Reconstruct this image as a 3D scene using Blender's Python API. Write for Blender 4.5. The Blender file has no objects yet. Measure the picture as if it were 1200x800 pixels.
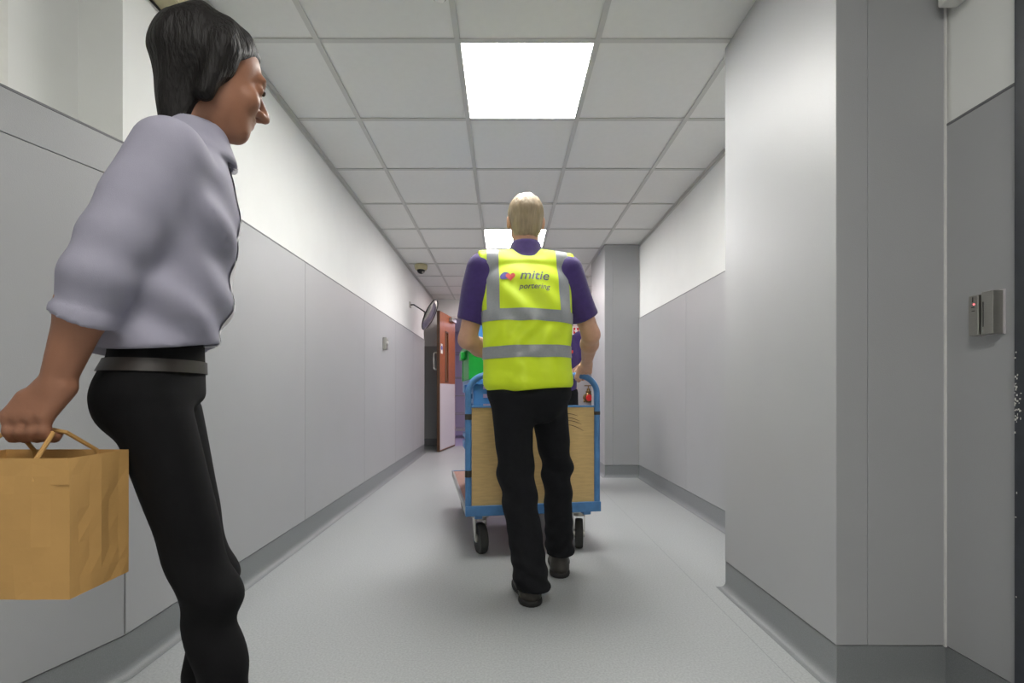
import bpy, bmesh, math, random
import numpy as np
from mathutils import Vector, Matrix
from mathutils.bvhtree import BVHTree

random.seed(7)
SC = bpy.context.scene
COL = SC.collection

# ------------------------------------------------------------------ camera, world, exposure
cam_d = bpy.data.cameras.new('camera')
cam_d.sensor_width = 36.0
cam_d.lens = 36.0 * 570.0 / 1200.0
cam_d.shift_x = 8.5 / 1200.0
cam_d.shift_y = 60.0 / 1200.0
cam_d.clip_start = 0.02
cam = bpy.data.objects.new('camera', cam_d)
COL.objects.link(cam)
cam.location = (0, 0, 0.86)
cam.rotation_euler = (math.radians(90), 0, 0)
SC.camera = cam

world = bpy.data.worlds.new('world')
SC.world = world
world.use_nodes = True
world.node_tree.nodes['Background'].inputs[0].default_value = (0.8, 0.85, 0.9, 1)
world.node_tree.nodes['Background'].inputs[1].default_value = 0.05

SC.view_settings.view_transform = 'Standard'
SC.view_settings.look = 'None'
SC.view_settings.gamma = 1.0
SC.view_settings.use_curve_mapping = False
SC.view_settings.exposure = 0.0
SC.cycles.use_denoising = True
SC.cycles.max_bounces = 10
SC.cycles.diffuse_bounces = 6

LIGHT_MAIN = 37.0      # radiance of the ceiling panels
LIGHT_FAR = 26.0
LIGHT_BACK = 22.0
LIGHT_OVER = 23.0

# ------------------------------------------------------------------ materials
def lin(r, g, b):
    def f(c):
        c /= 255.0
        return c / 12.92 if c <= 0.04045 else ((c + 0.055) / 1.055) ** 2.4
    return (f(r), f(g), f(b), 1.0)

def mat(name, rgb, rough=0.5, metal=0.0, var=0.08, scale=40.0, bump=0.0, bscale=None,
        spec=0.5, stretch=(1, 1, 1), sheen=0.0, coords='Object', detail=4.0):
    m = bpy.data.materials.new(name)
    m.use_nodes = True
    nt = m.node_tree
    bs = nt.nodes['Principled BSDF']
    c = lin(*rgb)
    tc = nt.nodes.new('ShaderNodeTexCoord')
    mp = nt.nodes.new('ShaderNodeMapping')
    mp.inputs['Scale'].default_value = stretch
    nt.links.new(tc.outputs[coords], mp.inputs['Vector'])
    nz = nt.nodes.new('ShaderNodeTexNoise')
    nz.inputs['Scale'].default_value = scale
    nz.inputs['Detail'].default_value = detail
    nt.links.new(mp.outputs['Vector'], nz.inputs['Vector'])
    mx = nt.nodes.new('ShaderNodeMix')
    mx.data_type = 'RGBA'
    mx.inputs[6].default_value = tuple(max(0, x * (1 - var * 2)) for x in c[:3]) + (1,)
    mx.inputs[7].default_value = tuple(min(1, x * (1 + var * 2)) for x in c[:3]) + (1,)
    nt.links.new(nz.outputs['Fac'], mx.inputs[0])
    nt.links.new(mx.outputs[2], bs.inputs['Base Color'])
    bs.inputs['Roughness'].default_value = rough
    bs.inputs['Metallic'].default_value = metal
    bs.inputs['Specular IOR Level'].default_value = spec
    if sheen:
        bs.inputs['Sheen Weight'].default_value = sheen
    if bump:
        n2 = nt.nodes.new('ShaderNodeTexNoise')
        n2.inputs['Scale'].default_value = bscale or scale
        n2.inputs['Detail'].default_value = 3.0
        nt.links.new(mp.outputs['Vector'], n2.inputs['Vector'])
        bp = nt.nodes.new('ShaderNodeBump')
        bp.inputs['Strength'].default_value = bump
        bp.inputs['Distance'].default_value = 0.01
        nt.links.new(n2.outputs['Fac'], bp.inputs['Height'])
        nt.links.new(bp.outputs['Normal'], bs.inputs['Normal'])
    return m

def emit_mat(name, rgb, strength):
    m = bpy.data.materials.new(name)
    m.use_nodes = True
    nt = m.node_tree
    bs = nt.nodes['Principled BSDF']
    bs.inputs['Base Color'].default_value = (0.8, 0.8, 0.8, 1)
    bs.inputs['Emission Color'].default_value = lin(*rgb)
    bs.inputs['Emission Strength'].default_value = strength
    return m

M = {}
M['plaster'] = mat('plaster_white', (231, 232, 230), 0.65, var=0.015, scale=6, bump=0.05, bscale=300)
M['panel'] = mat('panel_grey', (166, 167, 169), 0.42, var=0.02, scale=3, bump=0.10, bscale=420, spec=0.45)
M['panel_line'] = mat('panel_trim_grey', (112, 113, 116), 0.5, var=0.03)
M['sealant'] = mat('sealant_white', (214, 214, 210), 0.4, var=0.04)
M['base'] = mat('vinyl_skirting_shaded', (128, 131, 133), 0.45, var=0.16, scale=420, bump=0.05, bscale=300)  # same vinyl as the floor; its shade is put into this darker grey
M['tile'] = mat('ceiling_tile_white', (228, 228, 225), 0.8, var=0.015, scale=30, bump=0.08, bscale=500)
M['grid'] = mat('ceiling_grid_white', (198, 198, 194), 0.5, var=0.01)
M['white_metal'] = mat('white_metal', (222, 222, 218), 0.4, var=0.02)
M['far_plaster'] = mat('far_plaster_lilac', (204, 196, 212), 0.6, var=0.02, scale=5)
M['dark_frame'] = mat('dark_door_frame', (52, 55, 62), 0.45, var=0.1, scale=30, bump=0.1, bscale=60)
M['dark_plastic'] = mat('dark_plastic', (24, 24, 26), 0.4, var=0.05)
M['steel'] = mat('steel', (178, 176, 170), 0.32, metal=0.9, var=0.06, scale=60, stretch=(1, 1, 12))
M['beige_metal'] = mat('beige_metal', (186, 178, 142), 0.5, var=0.06, scale=20)
M['wood'] = mat('door_veneer', (150, 86, 48), 0.38, var=0.22, scale=26, stretch=(1, 9, 0.6), bump=0.03)
M['wood_edge'] = mat('door_edge', (82, 56, 36), 0.5, var=0.2, scale=40)
M['kick'] = mat('kick_plate', (206, 202, 206), 0.4, var=0.03)
M['mirror'] = mat('convex_mirror', (196, 198, 190), 0.12, metal=0.85, var=0.03)
M['rubber'] = mat('rubber', (38, 38, 36), 0.7, var=0.15)
M['blue_paint'] = mat('blue_paint', (78, 128, 180), 0.38, var=0.16, scale=18, bump=0.05)
M['blue_plastic'] = mat('blue_plastic', (74, 136, 204), 0.35, var=0.05)
M['green_plastic'] = mat('green_plastic', (18, 168, 62), 0.35, var=0.06)
M['ply'] = mat('plywood', (196, 166, 112), 0.6, var=0.12, scale=14, stretch=(1, 1, 7), bump=0.05)
M['deck'] = mat('deck_redwood', (176, 128, 112), 0.55, var=0.12, scale=16, stretch=(6, 1, 1))
M['alu'] = mat('aluminium', (176, 178, 176), 0.35, metal=0.8, var=0.05)
M['tape_dark'] = mat('dark_tape', (58, 54, 46), 0.6, var=0.2)
M['stroke_brown'] = mat('stroke_brown', (86, 68, 46), 0.7, var=0.1)
M['brass'] = mat('brass', (118, 96, 62), 0.32, metal=0.85, var=0.15)
M['red'] = mat('red_paint', (204, 36, 34), 0.4, var=0.05)
M['sign_white'] = mat('sign_white', (236, 236, 234), 0.35, var=0.01)
M['sign_blue'] = mat('sign_blue', (52, 92, 190), 0.35, var=0.02)
M['paper'] = mat('brown_paper', (190, 148, 88), 0.7, var=0.06, scale=10, bump=0.06, bscale=40)
M['laminate'] = mat('laminate_sheet', (230, 230, 226), 0.12, var=0.04, scale=20, bump=0.25, bscale=30)
M['purple'] = mat('purple_polo', (66, 46, 112), 0.8, var=0.12, scale=60, bump=0.15, bscale=700, sheen=0.2)
M['hivis'] = mat('hivis_yellow', (212, 237, 32), 0.6, var=0.04, scale=8, bump=0.06, bscale=600)
M['hivis_trim'] = mat('hivis_binding', (186, 214, 40), 0.6, var=0.04)
M['tape'] = mat('reflective_tape', (142, 146, 148), 0.35, var=0.06, scale=120)
M['trousers'] = mat('black_trousers', (24, 25, 28), 0.85, var=0.15, scale=50, bump=0.12, bscale=900, spec=0.2)
M['jeans'] = mat('black_jeans', (14, 14, 16), 0.85, var=0.15, scale=50, bump=0.12, bscale=900, spec=0.2)
M['shirt'] = mat('lilac_shirt', (152, 150, 166), 0.75, var=0.04, scale=20, bump=0.1, bscale=800)
M['shirt_white'] = mat('white_shirt', (226, 224, 226), 0.75, var=0.03, scale=20)
M['skin'] = mat('skin_light', (206, 160, 134), 0.5, var=0.06, scale=30, bump=0.04, bscale=300)
M['skin2'] = mat('skin_tan', (150, 104, 80), 0.5, var=0.06, scale=30, bump=0.04, bscale=300)
M['hair_blond'] = mat('hair_sandy', (158, 140, 114), 0.5, var=0.22, scale=90, stretch=(1, 1, 0.18), bump=0.5, bscale=160)
M['hair_dark'] = mat('hair_dark', (15, 11, 10), 0.6, spec=0.3, var=0.25, scale=90, stretch=(1, 1, 0.2), bump=0.5, bscale=140)
M['hair_brown'] = mat('hair_brown', (78, 56, 42), 0.5, var=0.2, scale=90, bump=0.4)
M['shoe'] = mat('shoe_leather', (50, 46, 42), 0.5, var=0.15, scale=60, bump=0.1)
M['sole'] = mat('shoe_sole', (30, 29, 28), 0.7, var=0.1)
M['belt'] = mat('belt_leather', (44, 39, 36), 0.45, var=0.1)
M['eye'] = mat('eye', (60, 48, 40), 0.2, var=0.1)
M['logo_blue'] = mat('logo_blue', (72, 60, 150), 0.6, var=0.02)
M['logo_red'] = mat('logo_red', (226, 80, 74), 0.6, var=0.02)
M['logo_dark'] = mat('logo_ink', (84, 84, 110), 0.6, var=0.02)
M['lens_red'] = emit_mat('led_red', (255, 40, 60), 3.0)

def floor_mat():
    m = mat('vinyl_floor', (168, 171, 172), 0.36, var=0.17, scale=150, bump=0.03, bscale=500, spec=0.4)
    nt = m.node_tree
    bs = nt.nodes['Principled BSDF']
    # hot-welded seams of the sheet vinyl, every 2 m across and one along the corridor
    link = bs.inputs['Base Color'].links[0].from_socket
    tc = nt.nodes.new('ShaderNodeTexCoord')
    sep = nt.nodes.new('ShaderNodeSeparateXYZ')
    nt.links.new(tc.outputs['Object'], sep.inputs[0])
    sub = nt.nodes.new('ShaderNodeMath'); sub.operation = 'SUBTRACT'
    nt.links.new(sep.outputs['X'], sub.inputs[0]); sub.inputs[1].default_value = 0.86
    ab = nt.nodes.new('ShaderNodeMath'); ab.operation = 'ABSOLUTE'
    nt.links.new(sub.outputs[0], ab.inputs[0])
    lt = nt.nodes.new('ShaderNodeMath'); lt.operation = 'LESS_THAN'
    nt.links.new(ab.outputs[0], lt.inputs[0]); lt.inputs[1].default_value = 0.0014
    mx = nt.nodes.new('ShaderNodeMix'); mx.data_type = 'RGBA'
    nt.links.new(lt.outputs[0], mx.inputs[0])
    nt.links.new(link, mx.inputs[6])
    mx.inputs[7].default_value = lin(140, 143, 146)
    nt.links.new(mx.outputs[2], bs.inputs['Base Color'])
    return m
M['floor'] = floor_mat()
M['floor_far'] = mat('far_floor_lilac', (160, 152, 182), 0.4, var=0.06, scale=200)

# ------------------------------------------------------------------ object helpers
def tag(o, label=None, cat=None, group=None, kind=None):
    if label: o['label'] = label
    if cat: o['category'] = cat
    if group: o['group'] = group
    if kind: o['kind'] = kind
    return o

def link_mesh(name, me, m, parent=None, smooth=False):
    if m is not None:
        me.materials.append(M[m] if isinstance(m, str) else m)
    if smooth:
        me.polygons.foreach_set('use_smooth', [True] * len(me.polygons))
    o = bpy.data.objects.new(name, me)
    COL.objects.link(o)
    if parent is not None:
        o.parent = parent
    return o

def obj(name, bm, m, parent=None, smooth=False, bevel=0.0, seg=2):
    bmesh.ops.recalc_face_normals(bm, faces=bm.faces)
    me = bpy.data.meshes.new(name)
    bm.to_mesh(me)
    bm.free()
    o = link_mesh(name, me, m, parent, smooth)
    if bevel:
        b = o.modifiers.new('bevel', 'BEVEL')
        b.width = bevel; b.segments = seg; b.limit_method = 'ANGLE'
        b.angle_limit = math.radians(35)
    if smooth:
        try:
            me.shade_smooth()
            me.set_sharp_from_angle(angle=math.radians(38))
        except Exception:
            pass
    return o

def empty(name, loc=(0, 0, 0), rz=0.0):
    o = bpy.data.objects.new(name, None)
    COL.objects.link(o)
    o.location = loc
    o.rotation_euler = (0, 0, rz)
    o.empty_display_size = 0.05
    return o

def nb(): return bmesh.new()

def bx(bm, x0, x1, y0, y1, z0, z1):
    v = [bm.verts.new(p) for p in ((x0, y0, z0), (x1, y0, z0), (x1, y1, z0), (x0, y1, z0),
                                   (x0, y0, z1), (x1, y0, z1), (x1, y1, z1), (x0, y1, z1))]
    for f in ((3, 2, 1, 0), (4, 5, 6, 7), (0, 1, 5, 4), (1, 2, 6, 5), (2, 3, 7, 6), (3, 0, 4, 7)):
        bm.faces.new([v[i] for i in f])
    return bm

def box(*a): return bx(nb(), *a)

def seg_box(bm, p0, p1, z0, z1, o0, o1):
    """prism along plan segment p0->p1; o0,o1 = offsets along right-hand normal"""
    p0 = Vector(p0); p1 = Vector(p1)
    d = (p1 - p0).normalized(); n = Vector((d.y, -d.x))
    q = [p0 + n * o0, p1 + n * o0, p1 + n * o1, p0 + n * o1]
    lo = [bm.verts.new((p.x, p.y, z0)) for p in q]
    hi = [bm.verts.new((p.x, p.y, z1)) for p in q]
    bm.faces.new(lo[::-1]); bm.faces.new(hi)
    for i in range(4):
        j = (i + 1) % 4
        bm.faces.new((lo[i], lo[j], hi[j], hi[i]))
    return bm

def frame_of(d):
    d = Vector(d).normalized()
    up = Vector((0, 0, 1)) if abs(d.z) < 0.95 else Vector((1, 0, 0))
    a = d.cross(up).normalized()
    return a, a.cross(d).normalized()

def tube(bm, pts, r, n=10, caps=True, closed=False):
    pts = [Vector(p) for p in pts]
    rs = r if isinstance(r, (list, tuple)) else [r] * len(pts)
    rings = []
    K = len(pts)
    prev = None
    for i, p in enumerate(pts):
        if closed:
            t = (pts[(i + 1) % K] - pts[i - 1]).normalized()
        else:
            t = (pts[min(i + 1, K - 1)] - pts[max(i - 1, 0)]).normalized()
        if prev is None:
            a, b = frame_of(t)
        else:
            a = (prev - t * prev.dot(t)).normalized()
            b = a.cross(t)
        prev = a
        rings.append([bm.verts.new(p + (a * math.cos(2 * math.pi * k / n) + b * math.sin(2 * math.pi * k / n)) * rs[i]) for k in range(n)])
    m = K if closed else K - 1
    for i in range(m):
        A = rings[i]; B = rings[(i + 1) % K]
        for k in range(n):
            bm.faces.new((A[k], A[(k + 1) % n], B[(k + 1) % n], B[k]))
    if caps and not closed:
        bm.faces.new(rings[0][::-1]); bm.faces.new(rings[-1])
    return bm

def lathe(bm, prof, c=(0, 0, 0), axis=(0, 0, 1), n=24):
    """prof: list of (radius, height)"""
    c = Vector(c); ax = Vector(axis).normalized()
    a, b = frame_of(ax)
    rings = []
    for r, h in prof:
        if r < 1e-6:
            rings.append([bm.verts.new(c + ax * h)])
        else:
            rings.append([bm.verts.new(c + ax * h + (a * math.cos(2 * math.pi * k / n) + b * math.sin(2 * math.pi * k / n)) * r) for k in range(n)])
    for A, B in zip(rings[:-1], rings[1:]):
        for k in range(n):
            k2 = (k + 1) % n
            if len(A) == 1 and len(B) == 1: continue
            if len(A) == 1: bm.faces.new((A[0], B[k2], B[k]))
            elif len(B) == 1: bm.faces.new((A[k], A[k2], B[0]))
            else: bm.faces.new((A[k], A[k2], B[k2], B[k]))
    if len(rings[0]) > 1: bm.faces.new(rings[0][::-1])
    if len(rings[-1]) > 1: bm.faces.new(rings[-1])
    return bm

def arc(c, r, a0, a1, n, u, v):
    c = Vector(c); u = Vector(u); v = Vector(v)
    return [c + u * (r * math.cos(a0 + (a1 - a0) * i / n)) + v * (r * math.sin(a0 + (a1 - a0) * i / n)) for i in range(n + 1)]

# ------------------------------------------------------------------ room dimensions (metres; camera at origin, looking +Y)
CEIL = 2.364
DADO = 1.61
BASE = 0.125
XL = -1.156            # plaster line left
XR = 1.372             # plaster line right
FARY = 7.86
NEARY = -3.3
KINK = (XL, 1.472)
SLOPE_END = (XL - 0.3 * 1.972, -0.5)

# ------------------------------------------------------------------ floor
b = nb()
bx(b, -2.1, 1.9, NEARY - 0.15, FARY, -0.1, 0.0)
tag(obj('floor', b, 'floor'), 'grey speckled sheet vinyl corridor floor', None, None, 'structure')
tag(obj('floor_beyond_door', box(-1.6, 1.6, FARY, 12.2, -0.1, -0.0005), 'floor_far'), 'lilac toned floor beyond the open door', None, None, 'structure')

# ------------------------------------------------------------------ walls
def panel(parent, p0, p1, z0, z1, th=0.008, gap=0.0015, name='panel'):
    p0 = Vector(p0); p1 = Vector(p1)
    d = (p1 - p0).normalized()
    bm = seg_box(nb(), p0 + d * gap, p1 - d * gap, z0, z1, 0.0, th)
    return obj(name, bm, 'panel', parent, bevel=0.0012, seg=1)

def dado_trim(parent, p0, p1):
    return obj('dado_trim', seg_box(nb(), p0, p1, DADO, DADO + 0.006, 0.0, 0.009), 'panel_line', parent)

# left wall, main run
b = nb()
seg_box(b, (XL, 1.472), (XL, 6.95), 0.0, CEIL, 0.0, -0.34)
seg_box(b, (XL, 6.95), (XL, FARY), 2.02, CEIL, 0.0, -0.34)         # over the alcove
seg_box(b, (XL - 0.26, 6.95), (XL - 0.26, FARY), 0.0, 2.02, 0.0, -0.08)  # alcove back
wl = tag(obj('wall_left', b, 'plaster'), 'white plaster left wall above grey panelling', None, None, 'structure')
joints = [1.472, 2.80, 3.98, 5.12, 6.10, 6.95]
for a, c in zip(joints[:-1], joints[1:]):
    panel(wl, (XL, a), (XL, c), BASE + 0.003, DADO)
dado_trim(wl, (XL, 1.472), (XL, 6.95))
panel(wl, (XL - 0.26, 6.96), (XL - 0.26, FARY - 0.01), BASE + 0.003, DADO)

# left wall near the camera, angled, with the plaster set back over the panelling
b = nb()
seg_box(b, SLOPE_END, KINK, 0.0, DADO - 0.004, 0.0, -0.12)
off = 0.135
seg_box(b, (SLOPE_END[0] - off, SLOPE_END[1]), (KINK[0] - off, KINK[1] + 0.001), DADO - 0.3, CEIL, 0.0, -0.1)
wln = tag(obj('wall_left_near', b, 'plaster'), 'angled white plaster wall beside the camera with grey panelling', None, None, 'structure')
dd = Vector((KINK[0] - SLOPE_END[0], KINK[1] - SLOPE_END[1])); ln = dd.length; dd.normalize()
for t0, t1 in ((0.0, ln - 1.05), (ln - 1.05, ln)):
    a = Vector(SLOPE_END) + dd * t0; c = Vector(SLOPE_END) + dd * t1
    panel(wln, a, c, BASE + 0.003, 1.4985)
    panel(wln, a, c, 1.5005, DADO)
dado_trim(wln, SLOPE_END, KINK)
b = nb()
seg_box(b, (SLOPE_END[0] - 0.06, NEARY), (SLOPE_END[0] - 0.06, -0.5), 0.0, CEIL, 0.0, -0.12)
tag(obj('wall_left_rear', b, 'plaster'), 'white plaster wall behind the camera on the left', None, None, 'structure')

# right wall runs
b = nb()
seg_box(b, (XR, 5.2), (XR, 2.0), 0.0, CEIL, 0.0, -0.12)
seg_box(b, (1.50, FARY), (1.50, 5.2), 0.0, CEIL, 0.0, -0.12)
wr = tag(obj('wall_right', b, 'plaster'), 'white plaster right wall above grey panelling', None, None, 'structure')
for a, c in ((4.948, 3.66), (3.66, 2.44), (2.44, 2.122)):
    panel(wr, (XR, a), (XR, c), BASE + 0.003, DADO)
dado_trim(wr, (XR, 4.948), (XR, 2.122))
panel(wr, (1.50, FARY), (1.50, 6.75), BASE + 0.003, DADO)
panel(wr, (1.50, 6.75), (1.50, 5.68), BASE + 0.003, DADO)
dado_trim(wr, (1.50, FARY), (1.50, 5.68))

def pier(name, x0, x1, y0, y1, split, label):
    p = tag(obj(name, box(x0, x1, y0, y1, 0.0, CEIL), 'plaster'), label, None, None, 'structure')
    z0, z1 = BASE + 0.003, CEIL - 0.002
    # panel wrapped round the corner: side face plus a strip of the front face
    t = 0.008
    bm = nb()
    plan = [(x0, y1), (x0 - t, y1), (x0 - t, y0 - t), (split - 0.001, y0 - t), (split - 0.001, y0), (x0, y0)]
    lo = [bm.verts.new((x, y, z0)) for x, y in plan]; hi = [bm.verts.new((x, y, z1)) for x, y in plan]
    bm.faces.new(lo); bm.faces.new(hi[::-1])
    for i in range(len(plan)):
        j = (i + 1) % len(plan)
        bm.faces.new((lo[i], lo[j], hi[j], hi[i]))
    obj('panel', bm, 'panel', p, bevel=0.002, seg=2)
    return p, z0, z1

p1, z0, z1 = pier('wall_pier_near', 0.969, 1.60, 1.418, 2.122, 1.0525, 'near grey panelled pier on the right of the corridor')
obj('panel', box(1.0525, 1.279, 1.410, 1.418, z0, z1), 'panel', p1, bevel=0.001, seg=1)
obj('sealant_bead', box(1.2722, 1.2785, 1.4055, 1.4115, BASE, CEIL - 0.002), 'sealant', p1)
p2, z0, z1 = pier('wall_pier_far', 1.022, 1.60, 4.948, 5.68, 1.10, 'far grey panelled pier on the right of the corridor')
obj('panel', box(1.10, 1.366, 4.940, 4.948, z0, z1), 'panel', p2, bevel=0.001, seg=1)

# near right wall, door frame and door
b = nb()
seg_box(b, (1.286, 1.418), (1.286, 1.185), 0.0, CEIL, 0.0, -0.12)
wrn = tag(obj('wall_right_near', b, 'plaster'), 'white plaster strip of wall between the near pier and dark door frame', None, None, 'structure')
panel(wrn, (1.286, 1.410), (1.286, 1.187), BASE + 0.003, DADO + 0.02)
obj('dado_trim', seg_box(nb(), (1.286, 1.410), (1.286, 1.187), DADO + 0.02, DADO + 0.027, 0, 0.009), 'panel_line', wrn)
b = nb()
bx(b, 1.240, 1.42, 1.095, 1.185, 0.0, 2.12)
bx(b, 1.240, 1.42, 0.14, 0.235, 0.0, 2.12)
bx(b, 1.240, 1.42, 0.14, 1.185, 2.06, 2.15)
tr = tag(obj('trim_1', b, 'dark_frame', bevel=0.003), 'dark grey chipped door frame at the right edge', None, None, 'structure')
for z in (0.55, 1.05, 1.62):
    obj('hinge', lathe(nb(), [(0.007, -0.05), (0.007, 0.05)], (1.262, 1.088, z), (0, 0, 1), 10), 'steel', tr, smooth=True)
b = nb()
rr = random.Random(3)
for i in range(46):
    z = 0.86 + rr.gauss(-0.02, 0.05) if i < 42 else rr.uniform(0.35, 1.4)
    y = 1.1855; x = 1.2402 + abs(rr.gauss(0, 0.008))
    s = rr.uniform(0.0008, 0.003)
    w = rr.uniform(0.001, 0.0035)
    y0 = 1.184 - abs(rr.gauss(0, 0.006))
    bx(b, 1.2394, 1.2403, y0 - w, y0, z, z + s * 2)
ch = obj('paint_chip', b, 'sealant', tr); ch['kind'] = 'stuff'
d1 = tag(obj('door_1', box(1.30, 1.345, 0.24, 1.09, 0.008, 2.055), 'dark_frame', bevel=0.002), 'dark grey door standing in the frame at right', None, None, 'structure')
b = nb()
tube(b, [(1.30, 0.36, 0.98), (1.25, 0.36, 0.98), (1.245, 0.37, 0.98), (1.245, 0.49, 0.98)], 0.009, 10)
obj('handle', b, 'steel', d1, smooth=True)
b = nb()
seg_box(b, (1.286, 0.14), (1.286, NEARY), 0.0, CEIL, 0.0, -0.12)
bx(b, 1.286, 1.42, 0.14, 1.185, 2.15, CEIL)
tag(obj('wall_right_rear', b, 'plaster'), 'white plaster wall behind the camera on the right', None, None, 'structure')
tag(obj('wall_back', box(-2.0, 1.5, NEARY - 0.12, NEARY, 0, CEIL), 'plaster'), 'white plaster end wall behind the camera', None, None, 'structure')

# far wall with the doorway
b = nb()
bx(b, -1.50, -0.86, FARY, FARY + 0.16, 0, CEIL)
bx(b, 0.86, 1.66, FARY, FARY + 0.16, 0, CEIL)
bx(b, -0.86, 0.86, FARY, FARY + 0.16, 2.10, CEIL)
wf = tag(obj('wall_far', b, 'plaster'), 'white plaster end wall around the double doorway', None, None, 'structure')
panel(wf, (-1.41, FARY), (-0.90, FARY), BASE + 0.003, DADO)
panel(wf, (0.90, FARY), (1.49, FARY), BASE + 0.003, DADO)
b = nb()
bx(b, -0.86, -0.82, FARY - 0.012, FARY + 0.17, 0, 2.06)
bx(b, 0.82, 0.86, FARY - 0.012, FARY + 0.17, 0, 2.06)
bx(b, -0.86, 0.86, FARY - 0.012, FARY + 0.17, 2.06, 2.10)
tag(obj('trim_2', b, 'white_metal', bevel=0.002), 'pale metal frame of the far double doorway', None, None, 'structure')
# the place beyond the doorway
b = nb()
bx(b, -1.46, -1.34, FARY + 0.16, 12.0, 0, 2.36)
bx(b, 1.34, 1.46, FARY + 0.16, 12.0, 0, 2.36)
bx(b, -1.46, 1.46, 12.0, 12.12, 0, 2.36)
tag(obj('wall_beyond_door', b, 'far_plaster'), 'pale lilac walls of the corridor beyond the doorway', None, None, 'structure')
tag(obj('ceiling_beyond_door', box(-1.46, 1.46, FARY + 0.16, 12.1, 2.362, 2.42), 'tile'), 'white ceiling beyond the doorway', None, None, 'structure')

# ------------------------------------------------------------------ coved skirting
PROF = [(0.0, BASE), (0.004, BASE), (0.004, 0.036), (0.0055, 0.025), (0.0095, 0.0155), (0.0165, 0.008), (0.025, 0.0035), (0.034, 0.0008), (0.0, 0.0008)]
def skirting(name, plan, label):
    bm = nb()
    P = [Vector(p) for p in plan]
    offs = []
    for i in range(len(P)):
        ns = []
        if i > 0:
            d = (P[i] - P[i - 1]).normalized(); ns.append(Vector((d.y, -d.x)))
        if i < len(P) - 1:
            d = (P[i + 1] - P[i]).normalized(); ns.append(Vector((d.y, -d.x)))
        if len(ns) == 1: offs.append(ns[0])
        else: offs.append((ns[0] + ns[1]) / (1 + ns[0].dot(ns[1])))
    rings = [[bm.verts.new((p.x + o.x * u, p.y + o.y * u, z)) for u, z in PROF] for p, o in zip(P, offs)]
    for A, B in zip(rings[:-1], rings[1:]):
        for k in range(len(PROF)):
            k2 = (k + 1) % len(PROF)
            bm.faces.new((A[k], A[k2], B[k2], B[k]))
    bm.faces.new(rings[0]); bm.faces.new(rings[-1][::-1])
    o = obj(name, bm, 'base', smooth=True)
    return tag(o, label, None, None, 'structure')

skirting('baseboard_left', [SLOPE_END, KINK, (XL, 6.95), (XL - 0.26, 6.95), (XL - 0.26, FARY), (-0.86, FARY)], 'coved vinyl skirting with shade painted into its grey along the left wall')
skirting('baseboard_right', [(0.86, FARY), (1.50, FARY), (1.50, 5.68), (1.022, 5.68), (1.022, 4.948), (XR, 4.948), (XR, 2.122), (0.969, 2.122), (0.969, 1.418), (1.286, 1.418), (1.286, 1.185)], 'coved vinyl skirting with shade painted into its grey along the right wall and piers')

# ------------------------------------------------------------------ ceiling
GX = [-2.003, -1.403, -0.803, -0.203, 0.397, 0.997, 1.597]
GY0 = 2.08
b = nb()
rows = [GY0 + 0.6 * k for k in range(-9, 10)]
tag_z0, tag_z1 = CEIL - 0.002, CEIL + 0.03
for x in GX:
    bx(b, x - 0.012, x + 0.012, NEARY, FARY, CEIL - 0.0015, CEIL + 0.002)
for y in rows:
    bx(b, -2.0, 1.60, y - 0.012, y + 0.012, CEIL - 0.001, CEIL + 0.0025)
bx(b, -2.1, 1.75, NEARY - 0.1, FARY + 0.16, CEIL + 0.10, CEIL + 0.14)   # slab over the void
ceil = tag(obj('ceiling', b, 'grid'), 'suspended ceiling grid of white square tiles', None, None, 'structure')
tile_me = {}
LIGHT_CELLS = {(3, 0): LIGHT_MAIN, (3, 4): LIGHT_MAIN, (3, 8): LIGHT_FAR, (3, -8): LIGHT_BACK, (3, -4): LIGHT_OVER}
def tile_mesh(w, d):
    key = (round(w, 3), round(d, 3))
    if key not in tile_me:
        bm = box(-w / 2, w / 2, -d / 2, d / 2, 0.0, 0.015)
        bmesh.ops.recalc_face_normals(bm, faces=bm.faces)
        me = bpy.data.meshes.new('ceiling_tile'); bm.to_mesh(me); bm.free()
        me.materials.append(M['tile'])
        tile_me[key] = me
    return tile_me[key]
def ceiling_tile(x0, x1, y0, y1):
    w, d = x1 - x0 - 0.004, y1 - y0 - 0.004
    o = bpy.data.objects.new('ceiling_tile', tile_mesh(w, d))
    COL.objects.link(o)
    o.parent = ceil
    o.location = ((x0 + x1) / 2, (y0 + y1) / 2, CEIL + 0.0035 + random.uniform(0, 0.002))
    o.rotation_euler = (random.uniform(-.002, .002), random.uniform(-.002, .002), 0)
for j in range(-9, 10):
    y0 = max(GY0 + 0.6 * j, NEARY); y1 = min(GY0 + 0.6 * (j + 1), FARY)
    if y1 - y0 < 0.05: continue
    for i in range(6):
        x0, x1 = GX[i], GX[i + 1]
        if i == 0 and y0 > 1.4: continue
        if i == 0 and y0 < -0.6: continue
        if LIGHT_CELLS.get((i + 0, j), 0): continue
        if i == 1 and y0 > 1.5: x0 = XL
        if i == 5: x1 = min(x1, 1.52)
        ceiling_tile(x0, x1, y0, y1)
# perimeter angle trims
b = nb()
seg_box(b, (XL, 1.472), (XL, FARY), CEIL - 0.004, CEIL + 0.0, 0.0, 0.022)
seg_box(b, (XL, 1.472), (XL, FARY), CEIL - 0.024, CEIL - 0.004, 0.0, 0.0016)
tag(obj('trim_3', b, 'grid'), 'white perimeter angle between ceiling and left wall', None, None, 'structure')
b = nb()
seg_box(b, (XR, 4.94), (XR, 2.122), CEIL - 0.004, CEIL + 0.0, 0.0, 0.022)
seg_box(b, (XR, 4.94), (XR, 2.122), CEIL - 0.024, CEIL - 0.004, 0.0, 0.0016)
tag(obj('trim_4', b, 'grid'), 'white perimeter angle between ceiling and right wall', None, None, 'structure')

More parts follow.
